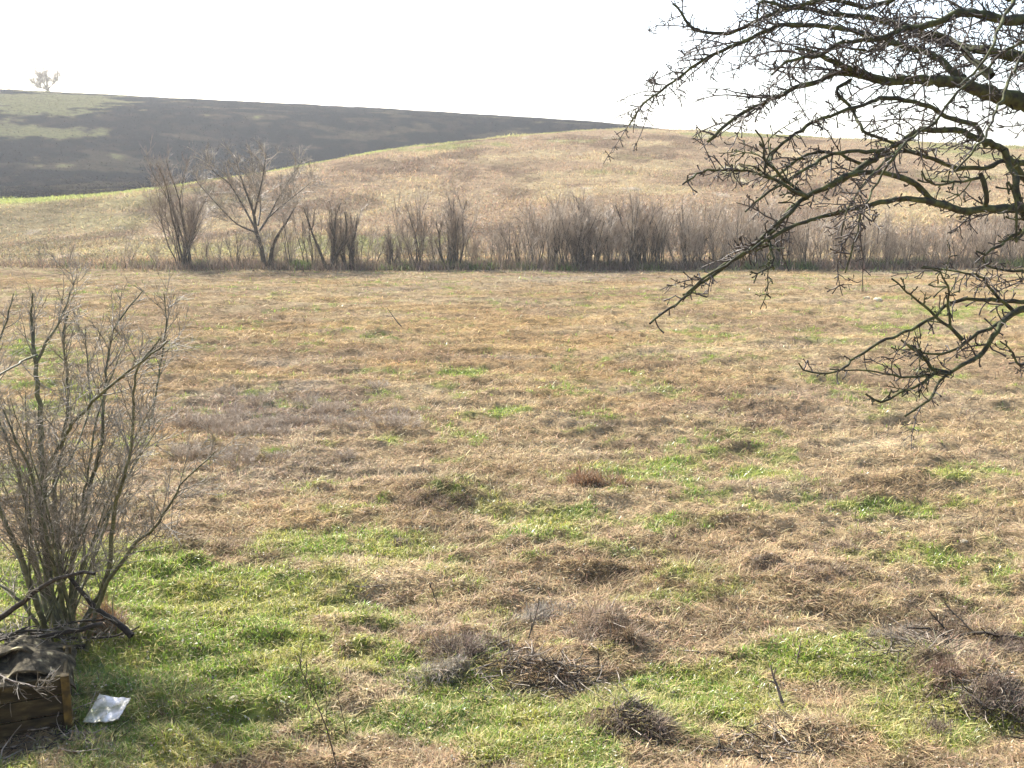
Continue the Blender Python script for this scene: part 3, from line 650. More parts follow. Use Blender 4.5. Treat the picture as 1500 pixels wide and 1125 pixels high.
# ------------------------------------------------------------------ the old fruit tree reaching in from the right
def fruit_tree():
    tx, ty = 3.35, 4.9; tz = gz(tx, ty); org = np.array([tx, ty, tz])
    e = empty('old_fruit_tree', tuple(org)); tag(e, 'old mossy bare fruit tree whose twisted branches reach in from the right', 'tree')
    def tp(z, dx=0, dy=0): return np.array([tx + dx, ty + dy, z])
    t = Tubes(); P, r = resample([tp(tz - .1), tp(1.2, .05), tp(2.4, -.05, .05), tp(3.4, .05), tp(4.6, .1), tp(5.6, .3), tp(6.4, .5)], [.22, .17, .15, .13, .10, .07, .03], .12)
    t.add(P, r, 12); t.build('trunk', M['moss_bark'], e, org)
    k = 4.8 / F / 2
    # limbs: trunk height to start from (None: starts on another limb), pixel path with depth, widths in px, spur density
    LB = [
        (3.75, [(1500, 150, 4.9), (1440, 134, 4.8), (1400, 120, 4.7), (1350, 117, 4.6), (1290, 117, 4.5), (1262, 108, 4.5), (1225, 92, 4.4), (1190, 76, 4.4), (1165, 72, 4.4)], 31, 4, .85),
        (None, [(1275, 114, 4.5), (1235, 106, 4.5), (1200, 118, 4.4), (1165, 130, 4.4), (1120, 150, 4.3), (1080, 170, 4.3), (1050, 195, 4.2), (1036, 208, 4.2)], 12, 4, .8),
        (None, [(1425, 128, 4.75), (1400, 108, 4.8), (1362, 80, 4.9), (1310, 64, 5.0), (1260, 48, 5.1), (1200, 38, 5.1), (1150, 36, 5.1), (1110, 52, 5.1), (1080, 65, 5.1), (1040, 83, 5.1), (1005, 105, 5.1), (965, 135, 5.1), (940, 155, 5.0), (921, 184, 5.0)], 17, 3, 1.1),
        (3.9, [(1500, 84, 5.0), (1450, 76, 5.0), (1400, 66, 5.2), (1365, 56, 5.3), (1338, 42, 5.3), (1280, 27, 5.4), (1220, 20, 5.4), (1160, 12, 5.5), (1110, 30, 5.5), (1060, 50, 5.5), (1015, 42, 5.5), (1000, 20, 5.5), (985, 5, 5.5)], 20, 4, 1.1),
        (4.1, [(1510, 28, 4.6), (1470, 30, 4.5), (1440, 22, 4.5), (1400, 20, 4.4), (1370, 35, 4.4), (1330, 40, 4.4), (1290, 55, 4.3), (1240, 62, 4.3), (1200, 80, 4.3), (1165, 85, 4.2), (1130, 110, 4.2)], 19, 4, 1.0),
        (4.2, [(1530, -30, 4.9), (1480, 0, 4.9), (1460, -15, 5.0), (1400, -20, 5.0), (1330, -8, 5.1), (1270, 10, 5.2), (1210, 0, 5.2), (1150, 10, 5.3), (1115, 0, 5.3), (1110, 20, 5.3), (1112, 40, 5.3)], 15, 4, 1.2),
        (None, [(1452, 112, 4.9), (1425, 88, 5.0), (1395, 60, 5.2), (1360, 48, 5.3), (1310, 62, 5.4), (1270, 75, 5.4), (1230, 68, 5.4)], 16, 4, 1.1),
        (None, [(1445, 215, 4.6), (1425, 182, 4.6), (1385, 170, 4.5), (1350, 152, 4.4), (1300, 143, 4.4), (1270, 152, 4.3), (1200, 176, 4.3), (1160, 200, 4.2), (1135, 222, 4.2), (1122, 245, 4.1)], 10, 4, .9),
        (3.2, [(1500, 262, 4.7), (1470, 222, 4.6), (1435, 203, 4.5), (1395, 191, 4.5), (1358, 189, 4.4), (1330, 200, 4.3), (1305, 217, 4.3), (1270, 222, 4.2), (1235, 222, 4.2), (1205, 232, 4.2), (1180, 248, 4.1), (1150, 268, 4.1), (1120, 285, 4.1), (1092, 310, 4.0)], 14, 3, .8),
        (None, [(1300, 220, 4.3), (1262, 245, 4.2), (1240, 258, 4.2), (1215, 275, 4.15), (1185, 285, 4.1), (1160, 305, 4.1), (1125, 345, 4.0), (1085, 372, 4.0), (1045, 400, 3.9), (1015, 425, 3.9), (1000, 432, 3.9)], 11, 3, .9),
        (3.05, [(1500, 306, 4.4), (1460, 306, 4.3), (1410, 308, 4.2), (1385, 300, 4.2), (1362, 290, 4.2), (1345, 272, 4.15), (1315, 258, 4.1), (1285, 252, 4.1), (1250, 256, 4.1), (1218, 268, 4.0), (1182, 288, 4.0), (1150, 318, 3.9), (1120, 345, 3.9), (1085, 375, 3.9), (1045, 402, 3.8), (1010, 430, 3.8), (952, 474, 3.7)], 15, 3, .8),
        (None, [(1405, 308, 4.2), (1365, 297, 4.1), (1325, 291, 4.1), (1290, 297, 4.0), (1255, 306, 4.0), (1210, 316, 4.0), (1170, 328, 3.9), (1140, 342, 3.9), (1100, 365, 3.8), (1060, 392, 3.8), (1032, 407, 3.8), (1000, 440, 3.8)], 11, 3, .6),
        (3.1, [(1500, 240, 4.9), (1470, 236, 4.85), (1438, 247, 4.8), (1402, 247, 4.8), (1370, 234, 4.8), (1330, 222, 4.7), (1290, 228, 4.7), (1262, 240, 4.6), (1230, 226, 4.6), (1200, 222, 4.6), (1160, 240, 4.5), (1128, 262, 4.5), (1100, 250, 4.5), (1060, 250, 4.5), (1035, 250, 4.5), (1000, 270, 4.4)], 10, 3, 1.1),
        (None, [(1442, 305, 4.25), (1446, 285, 4.2), (1440, 262, 4.2), (1436, 254, 4.2)], 9, 7, .3),
        (None, [(1437, 260, 4.2), (1405, 266, 4.2), (1375, 270, 4.15), (1355, 262, 4.1), (1350, 250, 4.1)], 5, 2.5, 1.0),
        (None, [(1180, 288, 4.0), (1165, 275, 4.0), (1145, 258, 3.95), (1120, 230, 3.9), (1118, 205, 3.9), (1106, 190, 3.9)], 6, 2.5, 1.0),
        (None, [(1182, 288, 4.0), (1160, 278, 3.9), (1145, 268, 3.9), (1120, 255, 3.9), (1122, 235, 3.9), (1140, 215, 3.9)], 7, 2.5, 1.0),
        (None, [(1245, 118, 4.5), (1225, 135, 4.4), (1252, 165, 4.4), (1262, 190, 4.3), (1300, 205, 4.3), (1340, 225, 4.3)], 7, 4, .9),
        (3.0, [(1500, 452, 4.1), (1476, 463, 4.1), (1456, 492, 4.0), (1440, 517, 4.0), (1415, 532, 3.9), (1392, 546, 3.9), (1375, 562, 3.9), (1358, 588, 3.8), (1325, 610, 3.8)], 12, 3, .45),
        (3.0, [(1500, 441, 4.3), (1455, 440, 4.3), (1425, 438, 4.2), (1395, 445, 4.2), (1362, 467, 4.1), (1330, 484, 4.1), (1300, 497, 4.0), (1282, 505, 4.0), (1255, 523, 4.0), (1232, 542, 3.9), (1200, 547, 3.9), (1176, 541, 3.9), (1170, 532, 3.9)], 8, 2.5, .5),
        (None, [(1468, 470, 4.1), (1435, 488, 4.0), (1418, 500, 4.0), (1398, 512, 3.9), (1385, 515, 3.9), (1362, 520, 3.9), (1330, 505, 3.9)], 6, 3, .8),
        (None, [(1390, 546, 3.9), (1365, 540, 3.9), (1355, 525, 3.9), (1330, 505, 3.8), (1320, 498, 3.8)], 7, 3, .9),
        (None, [(1392, 548, 3.9), (1362, 548, 3.85), (1322, 553, 3.8), (1300, 548, 3.8), (1262, 543, 3.8), (1215, 541, 3.8)], 5, 2, .8),
        (None, [(1372, 543, 3.9), (1345, 562, 3.8), (1312, 580, 3.8), (1290, 590, 3.8), (1268, 577, 3.8)], 5, 3, 1.0),
        (None, [(1410, 498, 4.0), (1392, 480, 4.0), (1375, 468, 4.0), (1342, 438, 4.0), (1322, 422, 3.9), (1306, 408, 3.9)], 6, 2.5, .6),
        (None, [(1392, 478, 4.0), (1389, 445, 4.0), (1388, 420, 3.9), (1378, 398, 3.9), (1350, 392, 3.9)], 5, 2, .7),
        (None, [(1484, 455, 4.15), (1465, 438, 4.1), (1452, 425, 4.1), (1440, 408, 4.1), (1405, 398, 4.0), (1352, 390, 4.0)], 7, 2, 1.1),
        (3.0, [(1500, 340, 4.2), (1480, 348, 4.2), (1460, 362, 4.1), (1442, 372, 4.1), (1430, 368, 4.1)], 6, 3, 1.0),
        (3.0, [(1500, 398, 4.3), (1462, 395, 4.3), (1440, 378, 4.2), (1442, 370, 4.2)], 5, 2, .8),
        (3.1, [(1505, 320, 4.4), (1494, 300, 4.4), (1488, 270, 4.4), (1480, 240, 4.5), (1470, 220, 4.5)], 11, 9, .4),
        (None, [(1504, 330, 4.2), (1488, 355, 4.1), (1490, 300, 4.1), (1475, 265, 4.1), (1478, 285, 4.1)], 5, 3, .7),
        (3.0, [(1510, 520, 4.0), (1494, 535, 3.9), (1480, 512, 3.9), (1465, 500, 3.9)], 5, 2, 1.0),
        # long whips hanging in front
        (4.3, [(1500, -20, 3.9), (1480, 10, 3.8), (1462, 45, 3.7), (1448, 80, 3.6), (1425, 110, 3.6), (1402, 126, 3.5)], 7, 2.5, .25),
        (4.2, [(1520, 50, 4.0), (1500, 78, 3.9), (1482, 110, 3.8), (1465, 150, 3.7), (1450, 185, 3.6), (1432, 215, 3.5), (1400, 250, 3.5)], 6, 2.5, .25),
        (4.1, [(1530, 55, 4.2), (1480, 70, 4.1), (1440, 105, 4.0), (1402, 135, 3.9), (1370, 180, 3.9), (1330, 205, 3.8), (1300, 240, 3.7), (1285, 270, 3.7), (1262, 310, 3.6), (1255, 340, 3.6), (1238, 400, 3.6)], 6, 2, .35),
        (None, [(1330, 203, 4.3), (1300, 235, 4.1), (1275, 258, 4.0), (1255, 285, 3.9), (1240, 310, 3.8), (1232, 350, 3.8)], 5, 2, .5),
        (None, [(1125, 350, 3.9), (1130, 365, 3.85), (1132, 385, 3.8), (1122, 398, 3.8), (1110, 395, 3.8), (1104, 415, 3.8)], 5, 2, 1.2),
    ]
    mats = M['moss_bark']
    for idx, (hz, px, w0, w1, dens) in enumerate(LB):
        pts = [at(a, b, y) for (a, b, y) in px]
        ww = list(np.interp(np.linspace(0, 1, len(pts)) ** .62, [0, 1], [w0, w1]))
        if hz is not None:
            q = tp(hz, -.02); pts = [q, q * .45 + pts[0] * .55 + np.array([0, 0, .04])] + pts; ww = [w0 * 1.15, w0 * 1.05] + ww
        P, rd = resample(pts, np.array(ww) * k * .82, .035); g = np.random.default_rng(idx + 50)
        P[2:-1] += g.normal(0, .0028, P[2:-1].shape); rd = rd * g.uniform(.88, 1.14, len(rd))
        t = Tubes(); t.add(P, rd, 9 if w0 > 9 else 6); n = len(P); short = .035 * n < .5
        if not short: limb = t.build('limb', mats, e, org)
        T = t if short else Tubes(); st = 5 if hz is not None else 1; upper = px[0][1] < 200 and len(px) > 6
        L = .035 * n
        # knobbly spurs
        def spur(b, tdir, l, r):
            d = side_dir(tdir, rnd.uniform(.8, 1.5)); Q = path(b, d, l, 3, .28, 0); T.add(Q, [r, r * .85, r * .8, r * 1.25], 4)
            if rnd.random() < .4: Z = path(Q[2], side_dir(Q[3] - Q[2], 1.0), l * .5, 2, .2); T.add(Z, [r * .7, r * .6, r * 1.1], 3)
        for _ in range(int(L * (52 if upper else 36) * dens) + 2):
            j = rnd.randint(st, n - 2); spur(P[j], P[j + 1] - P[j], rnd.uniform(.015, .085), rnd.uniform(.0020, .0038))
        # side twigs, carrying spurs of their own
        nt = int(L * (18.0 if upper else 5.5) * dens)
        for _ in range(nt):
            j = min(n - 2, st + int((n - 2 - st) * rnd.random() ** .8)); td = P[j + 1] - P[j]
            d = side_dir(td, rnd.uniform(.5, 1.2)) + np.array([-.25, -.05, .12 if rnd.random() < .5 else -.2])
            l = rnd.uniform(.08, .42) * (1.0 if upper else .62); Q = path(P[j], d, l, 7, .15, -.02); r0 = min(rd[j] * .5, .0042)
            T.add(Q, np.linspace(r0, .0017, 8), 4)
            for _ in range(int(l * 58)):
                i = rnd.randint(1, 6); spur(Q[i], Q[i + 1] - Q[i], rnd.uniform(.012, .06), rnd.uniform(.0016, .0028))
        if short: t.build('limb', mats, e, org)
        elif T.g: T.build('twigs', M['twig'], limb, org)
    # unseen right half of the crown, so the tree is whole from the side
    for i in range(9):
        a = rnd.uniform(-.3, 3.3); hz = rnd.uniform(2.8, 4.8); d = np.array([math.cos(a - .8) , math.sin(a - .8), rnd.uniform(.1, .6)])
        if d[0] < .25: d[0] = abs(d[0]) + .3
        P = path(tp(hz), d, rnd.uniform(1.4, 2.4), 16, .10, .02); rd = np.linspace(.05, .006, 17); t = Tubes(); t.add(P, rd, 8); limb = t.build('limb', mats, e, org); T = Tubes()
        for _ in range(40):
            j = rnd.randint(3, 15); Q = path(P[j], side_dir(P[j + 1] - P[j], rnd.uniform(.5, 1.1)), rnd.uniform(.2, .7), 6, .14, .02); T.add(Q, np.linspace(.005, .002, 7), 4)
            for _ in range(6):
                m = rnd.randint(1, 5); T.add(path(Q[m], side_dir(Q[m + 1] - Q[m], 1.1), .05, 2, .2), [.0022, .002, .003], 3)
        T.build('twigs', M['twig'], limb, org)
fruit_tree()

# ------------------------------------------------------------------ small things lying about
def bmesh_obj(name, V, Fc, mat, parent=None, bevel=0):
    me = bpy.data.meshes.new(name); me.from_pydata([tuple(v) for v in V], [], Fc); me.update(); me.materials.append(mat)
    o = bpy.data.objects.new(name, me); C.objects.link(o)
    if parent: o.parent = parent
    if bevel: b = o.modifiers.new('b', 'BEVEL'); b.width = bevel; b.segments = 2
    return o
def box(V, Fc, x0, x1, y0, y1, z0, z1):
    b = len(V); V += [(x, y, z) for z in (z0, z1) for x, y in ((x0, y0), (x1, y0), (x1, y1), (x0, y1))]
    Fc += [(b + 3, b + 2, b + 1, b), (b + 4, b + 5, b + 6, b + 7), (b, b + 1, b + 5, b + 4), (b + 1, b + 2, b + 6, b + 5), (b + 2, b + 3, b + 7, b + 6), (b + 3, b, b + 4, b + 7)]
M['ochre'] = mat_noise('ochre_boards', (.024, .021, .014), (.058, .048, .026), 9, .9, .1, (.10, .082, .04), .6, .01, (1, 1, 3), (.35, .6))  # ochre darkened in the albedo to carry the backlit shade on the box face
M['ochre2'] = mat_noise('bright_ochre_edge', (.06, .045, .02), (.20, .135, .035), 8, .8, .2, None, .3, .004)
M['sheet'] = mat_noise('mossy_weathered_sheet', (.025, .022, .015), (.09, .076, .048), 14, .9, .15, (.34, .31, .19), .9, .03)
M['white'] = mat_noise('stained_white_panel', (.20, .21, .12), (.50, .49, .42), 9, .55, .4, (.8, .8, .8), .3, .004, None, (.36, .52))
M['stone'] = mat_noise('pale_stone', (.34, .30, .22), (.5, .45, .36), 10, .85, .2, None, .5, .01)
M['stick'] = mat_noise('weathered_stick', (.07, .055, .045), (.16, .13, .105), 20, .6, .4, (.3, .27, .24), .4, .004)
M['dark_wood'] = mat_noise('rotting_dark_wood', (.022, .018, .014), (.055, .045, .032), 12, .8, .25, (.12, .10, .06), .8, .01)

def old_box():
    x0, x1, y0, y1, h = -4.45, -3.36, 7.05, 7.6, .47; z0 = gz(-3.3, 7.1) - .05; RZ = .38; a_, b_ = (x1 - x0) / 2, (y1 - y0) / 2
    e = empty('wooden_box', (x1 - a_ * math.cos(RZ) - b_ * math.sin(RZ), y0 - a_ * math.sin(RZ) + b_ * math.cos(RZ), z0), RZ); tag(e, 'old ochre wooden box with a warped mossy cover below the bare bush', 'box')
    a, b = (x1 - x0) / 2, (y1 - y0) / 2
    def wall(xa, xb, ya, yb, along):
        V, Fc = [], []
        for i in range(3): box(V, Fc, xa, xb, ya, yb, .006 + i * h / 3, (i + 1) * h / 3 - .006 )
        bmesh_obj('side_panel', V, Fc, M['ochre'], e, .006)
    wall(-a + .03, a - .03, -b, -b + .025, 0); wall(-a + .03, a - .03, b - .025, b, 0); wall(-a, -a + .025, -b + .03, b - .03, 1); wall(a - .025, a, -b + .03, b - .03, 1)
    for sx in (-1, 1):
        for sy in (-1, 1):
            V, Fc = [], []; x = sx * (a - .012); y = sy * (b - .012); box(V, Fc, x - .03, x + .03, y - .03, y + .03, -.05, h - .005); bmesh_obj('corner_post', V, Fc, M['ochre2'], e, .005)
    # warped cover: a rumpled thick sheet
    def sheet(cx, cy, lx, ly, z, amp, seed, tilt=(0, 0)):
        nx, ny = 26, 16; V = []; Fc = []
        for s in (0, 1):
            for i in range(nx):
                for j in range(ny):
                    u = i / (nx - 1) - .5; v = j / (ny - 1) - .5
                    edge = 1 + .14 * (vnoise(np.array(u * 6.0 + seed), np.array(v * 6.0), seed) - .5)
                    zz = z + amp * (vnoise(np.array(u * 4.0 + seed), np.array(v * 3.0), seed + 1) - .5) + tilt[0] * u + tilt[1] * v - .10 * (2 * abs(u)) ** 4 - s * .018
                    V.append((cx + u * lx * edge, cy + v * ly * edge, float(zz)))
        def id(s, i, j): return s * nx * ny + i * ny + j
        for i in range(nx - 1):
            for j in range(ny - 1):
                Fc.append((id(0, i, j), id(0, i + 1, j), id(0, i + 1, j + 1), id(0, i, j + 1))); Fc.append((id(1, i, j), id(1, i, j + 1), id(1, i + 1, j + 1), id(1, i + 1, j)))
        for i in range(nx - 1):
            Fc.append((id(0, i, 0), id(1, i, 0), id(1, i + 1, 0), id(0, i + 1, 0))); Fc.append((id(0, i, ny - 1), id(0, i + 1, ny - 1), id(1, i + 1, ny - 1), id(1, i, ny - 1)))
        for j in range(ny - 1):
            Fc.append((id(0, 0, j), id(0, 0, j + 1), id(1, 0, j + 1), id(1, 0, j))); Fc.append((id(0, nx - 1, j), id(1, nx - 1, j), id(1, nx - 1, j + 1), id(0, nx - 1, j + 1)))
        return bmesh_obj('cover', V, Fc, M['sheet'], e)
    sheet(-.12, .03, 1.0, .66, h + .04, .10, 3, (0, .03)); sheet(.34, .06, .50, .56, h + .05, .10, 9, (-.10, .05)); sheet(.10, .16, .42, .30, h + .10, .09, 14, (.08, -.06)); sheet(-.38, -.12, .46, .30, h + .09, .08, 21, (.06, .05))
    return e
old_box()
def white_panel():
    c = ground_at(152, 1056); e = empty('white_panel', (c[0] + .02, c[1] + .05, c[2] + .05), .12); tag(e, 'stained white plastic panel lying in the grass beside the ochre box', 'panel')
    nx, ny = 14, 12; V = []; Fc = []
    for sd in (0, 1):
        for i in range(nx):
            for j in range(ny):
                u, v = i / (nx - 1) - .5, j / (ny - 1) - .5; k = 1 + .10 * (float(vnoise(np.array(u * 9 + 3), np.array(v * 9), 77)) - .5)
                V.append(((u * .25 + v * .05) * k, v * .24 * k * (1 - .25 * u), .002 * math.cos(u * 26) + .04 * abs(u) + .03 * v + .02 * float(vnoise(np.array(u * 5), np.array(v * 5), 78)) + .008 * (1 - sd)))
    q = lambda a, i, j: a * nx * ny + i * ny + j
    for i in range(nx - 1):
        for j in range(ny - 1):
            Fc.append((q(0, i, j), q(0, i + 1, j), q(0, i + 1, j + 1), q(0, i, j + 1))); Fc.append((q(1, i, j), q(1, i, j + 1), q(1, i + 1, j + 1), q(1, i + 1, j)))
        Fc.append((q(0, i, 0), q(1, i, 0), q(1, i + 1, 0), q(0, i + 1, 0))); Fc.append((q(0, i, ny - 1), q(0, i + 1, ny - 1), q(1, i + 1, ny - 1), q(1, i, ny - 1)))
    for j in range(ny - 1):
        Fc.append((q(0, 0, j), q(0, 0, j + 1), q(1, 0, j + 1), q(1, 0, j))); Fc.append((q(0, nx - 1, j), q(1, nx - 1, j), q(1, nx - 1, j + 1), q(0, nx - 1, j + 1)))
    bmesh_obj('sheet', V, Fc, M['white'], e)
    e.rotation_euler = (R(14), R(4), .12)
white_panel()

def stick(px, py, L, r, azm, tilt, label, forks=2, mat='stick', name='fallen_stick', cat='stick', group=None, lift=.02):
    c = ground_at(px, py); e = empty(name, tuple(c)); tag(e, label, cat, group)
    d = np.array([math.sin(azm) * math.cos(tilt), math.cos(azm) * math.cos(tilt), math.sin(tilt)])
    P = path((0, 0, lift), d, L, 10, .07, 0)
    if tilt < R(15):
        for v in P: v[2] = gz(c[0] + v[0], c[1] + v[1]) - c[2] + r + .015 + .25 * max(0, v[2] - lift)
    t = Tubes(); t.add(P, np.linspace(r, r * .35, 11), 6); T = t
    for _ in range(forks):
        k = rnd.randint(2, 8); Q = path(P[k], side_dir(P[k + 1] - P[k], rnd.uniform(.5, .9)) + np.array([0, 0, .3]), L * rnd.uniform(.15, .4), 5, .12, 0); T.add(Q, np.linspace(r * .5, r * .25, 6), 4)
        for _ in range(3): j = rnd.randint(1, 4); T.add(path(Q[j], side_dir(Q[j + 1] - Q[j], .8), L * .08, 2, .15), [r * .3, r * .25, r * .2], 3)
    t.build('shaft', M[mat], e)
    return e
stick(1500, 942, 1.05, .022, R(-80), R(6), 'long dark fallen branch lying among brown brush at the right edge', 5, 'dark_wood', 'fallen_branch', 'branch', None, .06)
stick(1352, 938, .42, .007, R(-55), R(12), 'pale thin stick lying in grey brush left of the dark fallen branch', 2)
stick(1312, 928, .34, .006, R(60), R(8), 'short pale stick crossing another left of the dark fallen branch', 1)
stick(772, 942, .42, .009, R(35), R(42), 'dark forked stick rising from the brush clump near the bottom centre', 3, 'dark_wood')
stick(876, 985, .16, .010, R(10), R(80), 'short upright stump of stem right of the brush clump near the bottom centre', 1, 'dark_wood', 'stem_stump', 'stump')
stick(1148, 1040, .34, .016, R(-15), R(60), 'grey-brown broken stem leaning up between green patches near the bottom right', 2, 'stick', 'stem_stump', 'stump')
stick(1168, 975, .20, .010, R(5), R(75), 'small upright dead stem just above the leaning broken stem', 1, 'stick', 'stem_stump', 'stump')
stick(588, 479, 1.0, .02, R(-50), R(25), 'lone dark stick poking out of the orange-brown grass in the mid field', 1, 'dark_wood')
stick(300, 858, .5, .006, R(70), R(4), 'thin dark twig lying on green grass right of the bare bush', 2)
stick(520, 862, .5, .008, R(80), R(3), 'dark twig lying on pale straw in the left half of the meadow', 2)
stick(930, 1000, .55, .007, R(75), R(4), 'thin grey stick lying right of the brush clump near the bottom centre', 2)
stick(1030, 960, .7, .006, R(-60), R(8), 'thin pale stick slanting over green grass right of the round brown tussock', 2)
stick(840, 985, .6, .008, R(-75), R(6), 'grey stick lying in the middle of the debris below the round brown tussock', 3)
# dead boughs piled on and around the box
for i, (bx, by, bz, L, r, a, t, lb) in enumerate([
        (-4.6, 7.42, .56, 1.50, .034, R(80), R(1), 'thickest dark dead bough lying across the top of the ochre box'),
        (-4.5, 7.72, .50, 1.25, .024, R(112), R(7), 'dark dead bough lying on the cover, behind the thickest bough'),
        (-3.4, 7.85, .52, 1.2, .022, R(-125), R(3), 'slender dark bough crossing the box cover towards the left edge'),
        (-4.2, 7.22, .58, .7, .018, R(52), R(-2), 'short dark bough resting on the front edge of the box cover'),
        (-3.25, 8.05, .32, 1.1, .030, R(-66), R(12), 'crooked dark bough wedged between the box and the bare bush'),
        (-3.9, 7.0, .52, .62, .009, R(110), R(-16), 'thin bare branch drooping in front of the ochre box'),
        (-4.5, 7.5, .50, 1.2, .020, R(60), R(12), 'dark bough sloping up from the cover towards the bare bush'),
        (-3.7, 8.3, .10, 1.0, .026, R(-150), R(24), 'dark bough leaning against the back of the box'),
        (-4.3, 8.1, .30, 1.1, .020, R(75), R(10), 'dark arching bough behind the box at the left edge')]):
    bz += gz(-3.3, 7.1) - .05; e = empty('dead_bough', (bx, by, bz)); tag(e, lb, 'branch', 'dead boughs piled at the old box')
    d = np.array([math.sin(a) * math.cos(t), math.cos(a) * math.cos(t), math.sin(t)]); P = path((0, 0, 0), d, L, 14, .13, -.012)
    tb = Tubes(); tb.add(P, np.linspace(r, r * .35, 15), 7); tb.build('shaft', M['dark_wood' if r > .012 else 'stick'], e); T = Tubes()
    for _ in range(14):
        k = rnd.randint(2, 12); Q = path(P[k], side_dir(P[k + 1] - P[k], rnd.uniform(.6, 1.2)), rnd.uniform(.1, .4), 5, .14, -.04); T.add(Q, np.linspace(.005, .0025, 6), 4)
        for _ in range(4): j = rnd.randint(1, 4); T.add(path(Q[j], side_dir(Q[j + 1] - Q[j], .9), rnd.uniform(.03, .1), 2, .15), [.003, .0026, .0022], 3)
    T.build('twigs', M['bush_twig'], e)

def sapling(px, py, hgt, r, label, nb, lean=0, group=None):
    c = ground_at(px, py); e = empty('sapling', tuple(c)); tag(e, label, 'sapling', group)
    P = path((0, 0, -.02), (lean, 0, 1), hgt, 10, .035, .01); t = Tubes(); t.add(P, np.linspace(r, r * .4, 11), 5); T = t
    for _ in range(nb):
        k = rnd.randint(3, 9); Q = path(P[k], side_dir(P[k + 1] - P[k], .7) + np.array([0, 0, .3]), hgt * rnd.uniform(.06, .22), 4, .1, .02); T.add(Q, np.linspace(r * .6, r * .35, 5), 4)
    T.build('stem', M['twig'], e)
sapling(494, 1124, .95, .0058, 'tallest thin bare sapling near the bottom edge, left of centre', 7, -.14, 'thin saplings at the bottom')
sapling(508, 1085, .55, .0042, 'short thin sapling right beside the tallest sapling near the bottom edge', 4, -.05, 'thin saplings at the bottom')
sapling(478, 1060, .42, .004, 'shortest thin sapling, left of the tallest one near the bottom edge', 3, .03, 'thin saplings at the bottom')
sapling(644, 892, .30, .006, 'small pale forked sapling in straw grass above the bottom brush clump', 9, -.3)
sapling(1300, 640, .5, .005, 'thin dry sapling under the hanging twigs at the right', 5)
sapling(620, 690, .3, .005, 'small dry sapling right of the grey thicket', 5)

def tussock(px, py, wd, hgt, n, colr, label, name='grass_tussock', cat='tussock', group=None, spread=1.0, w=.0035, up=0.0):
    c = ground_at(px, py); g = rng; n = int(n * 1.5); nc = max(4, int(wd * 16)); cx = g.normal(0, wd * .26, nc); cy = g.normal(0, wd * .15, nc); k = g.integers(0, nc, n)
    hc = g.uniform(.45, 1.15, nc)[k]; x = cx[k] + g.normal(0, .06, n); y = cy[k] + g.normal(0, .05, n)
    az_ = g.uniform(0, 6.28, nc)[k] + g.normal(0, 1.0, n); L = hgt * .55 * hc * g.uniform(.3, 1.5, n); tl = np.clip(g.normal(1.15 - up, .5, n), .0, 2.0)
    cc = jitter(np.tile(colr, (n, 1)), .35, .05); pl = g.uniform(0, 1, n) < .16; cc[pl] = jitter(np.tile((.36, .29, .2), (pl.sum(), 1)), .2)
    hd = np.stack([np.cos(az_), np.sin(az_), np.zeros(n)], 1); side = np.stack([-np.sin(az_), np.cos(az_), g.uniform(-.3, .3, n)], 1)
    def d(t): return hd * np.sin(t)[:, None] + np.array([[0, 0, 1.0]]) * np.cos(t)[:, None]
    dome = np.exp(-((x / wd * 2.4) ** 2 + (y / wd * 3) ** 2)) * hgt * .38 * g.uniform(0, 1, n)
    pc = np.stack([x, y, terrain(x + c[0], y + c[1]) - c[2] - .01 + dome], 1); kk = g.uniform(-.5, 1.1, n)
    p1 = pc + d(tl) * (L * .4)[:, None]; p2 = p1 + d(tl + kk * .6) * (L * .35)[:, None]; p3 = p2 + d(tl + kk * 1.4) * (L * .3)[:, None]; W2 = (w * g.uniform(.5, 1.4, n) / 2)[:, None]
    V = np.stack([pc - side * W2, pc + side * W2, p1 - side * W2, p1 + side * W2, p2 - side * W2 * .8, p2 + side * W2 * .8, p3], 1).reshape(-1, 3)
    b = (np.arange(n) * 7)[:, None]; T = np.concatenate([b + t for t in ([0, 1, 3], [0, 3, 2], [2, 3, 5], [2, 5, 4], [4, 5, 6])], 1).reshape(-1, 3)
    o = mesh_np(name, V, T, M['weed'], col=np.repeat(cc, 7, 0)); o.location = tuple(c); return tag(o, label, cat, group)
BR, DK, GY, RD = (.235, .17, .11), (.135, .10, .075), (.27, .24, .195), (.27, .165, .09)
tussock(888, 930, .75, .26, 5200, BR, 'round shaggy brown grass tussock right of the bottom brush clump', spread=1.2)
tussock(682, 955, .55, .24, 3000, DK, 'dark upright brown brush tuft at the left of the bottom brush clump')
tussock(655, 985, .50, .22, 2000, GY, 'grey wispy tuft just below and left of the dark upright brush tuft')
tussock(780, 905, .45, .18, 1600, GY, 'grey thin tuft above the dark forked stick')
tussock(770, 972, .50, .13, 2200, DK, 'flat dark brush patch directly under the dark forked stick')
tussock(845, 1005, .70, .10, 2600, BR, 'flat brown heap of broken stalks below the round shaggy tussock')
tussock(925, 1062, .62, .17, 3200, DK, 'dark brown tussock in green grass near the bottom centre-right')
tussock(890, 1062, .35, .15, 1300, BR, 'smaller brown tussock joined to the left of the dark one near the bottom')
tussock(1108, 830, .42, .15, 1300, DK, 'small dark tussock in the straw grass right of centre')
tussock(1313, 868, .32, .16, 900, DK, 'small grey-dark tussock in the straw grass toward the right edge')
tussock(585, 795, .28, .12, 800, DK, 'small dark tuft alone in the pale green and straw at left centre')
tussock(862, 712, .75, .34, 1500, RD, 'reddish dry weed clump standing in the middle of the meadow', w=.006, up=.4)
tussock(162, 925, .28, .42, 700, RD, 'reddish-brown dry weed clump beside the foot of the bare bush', w=.005, up=.6)
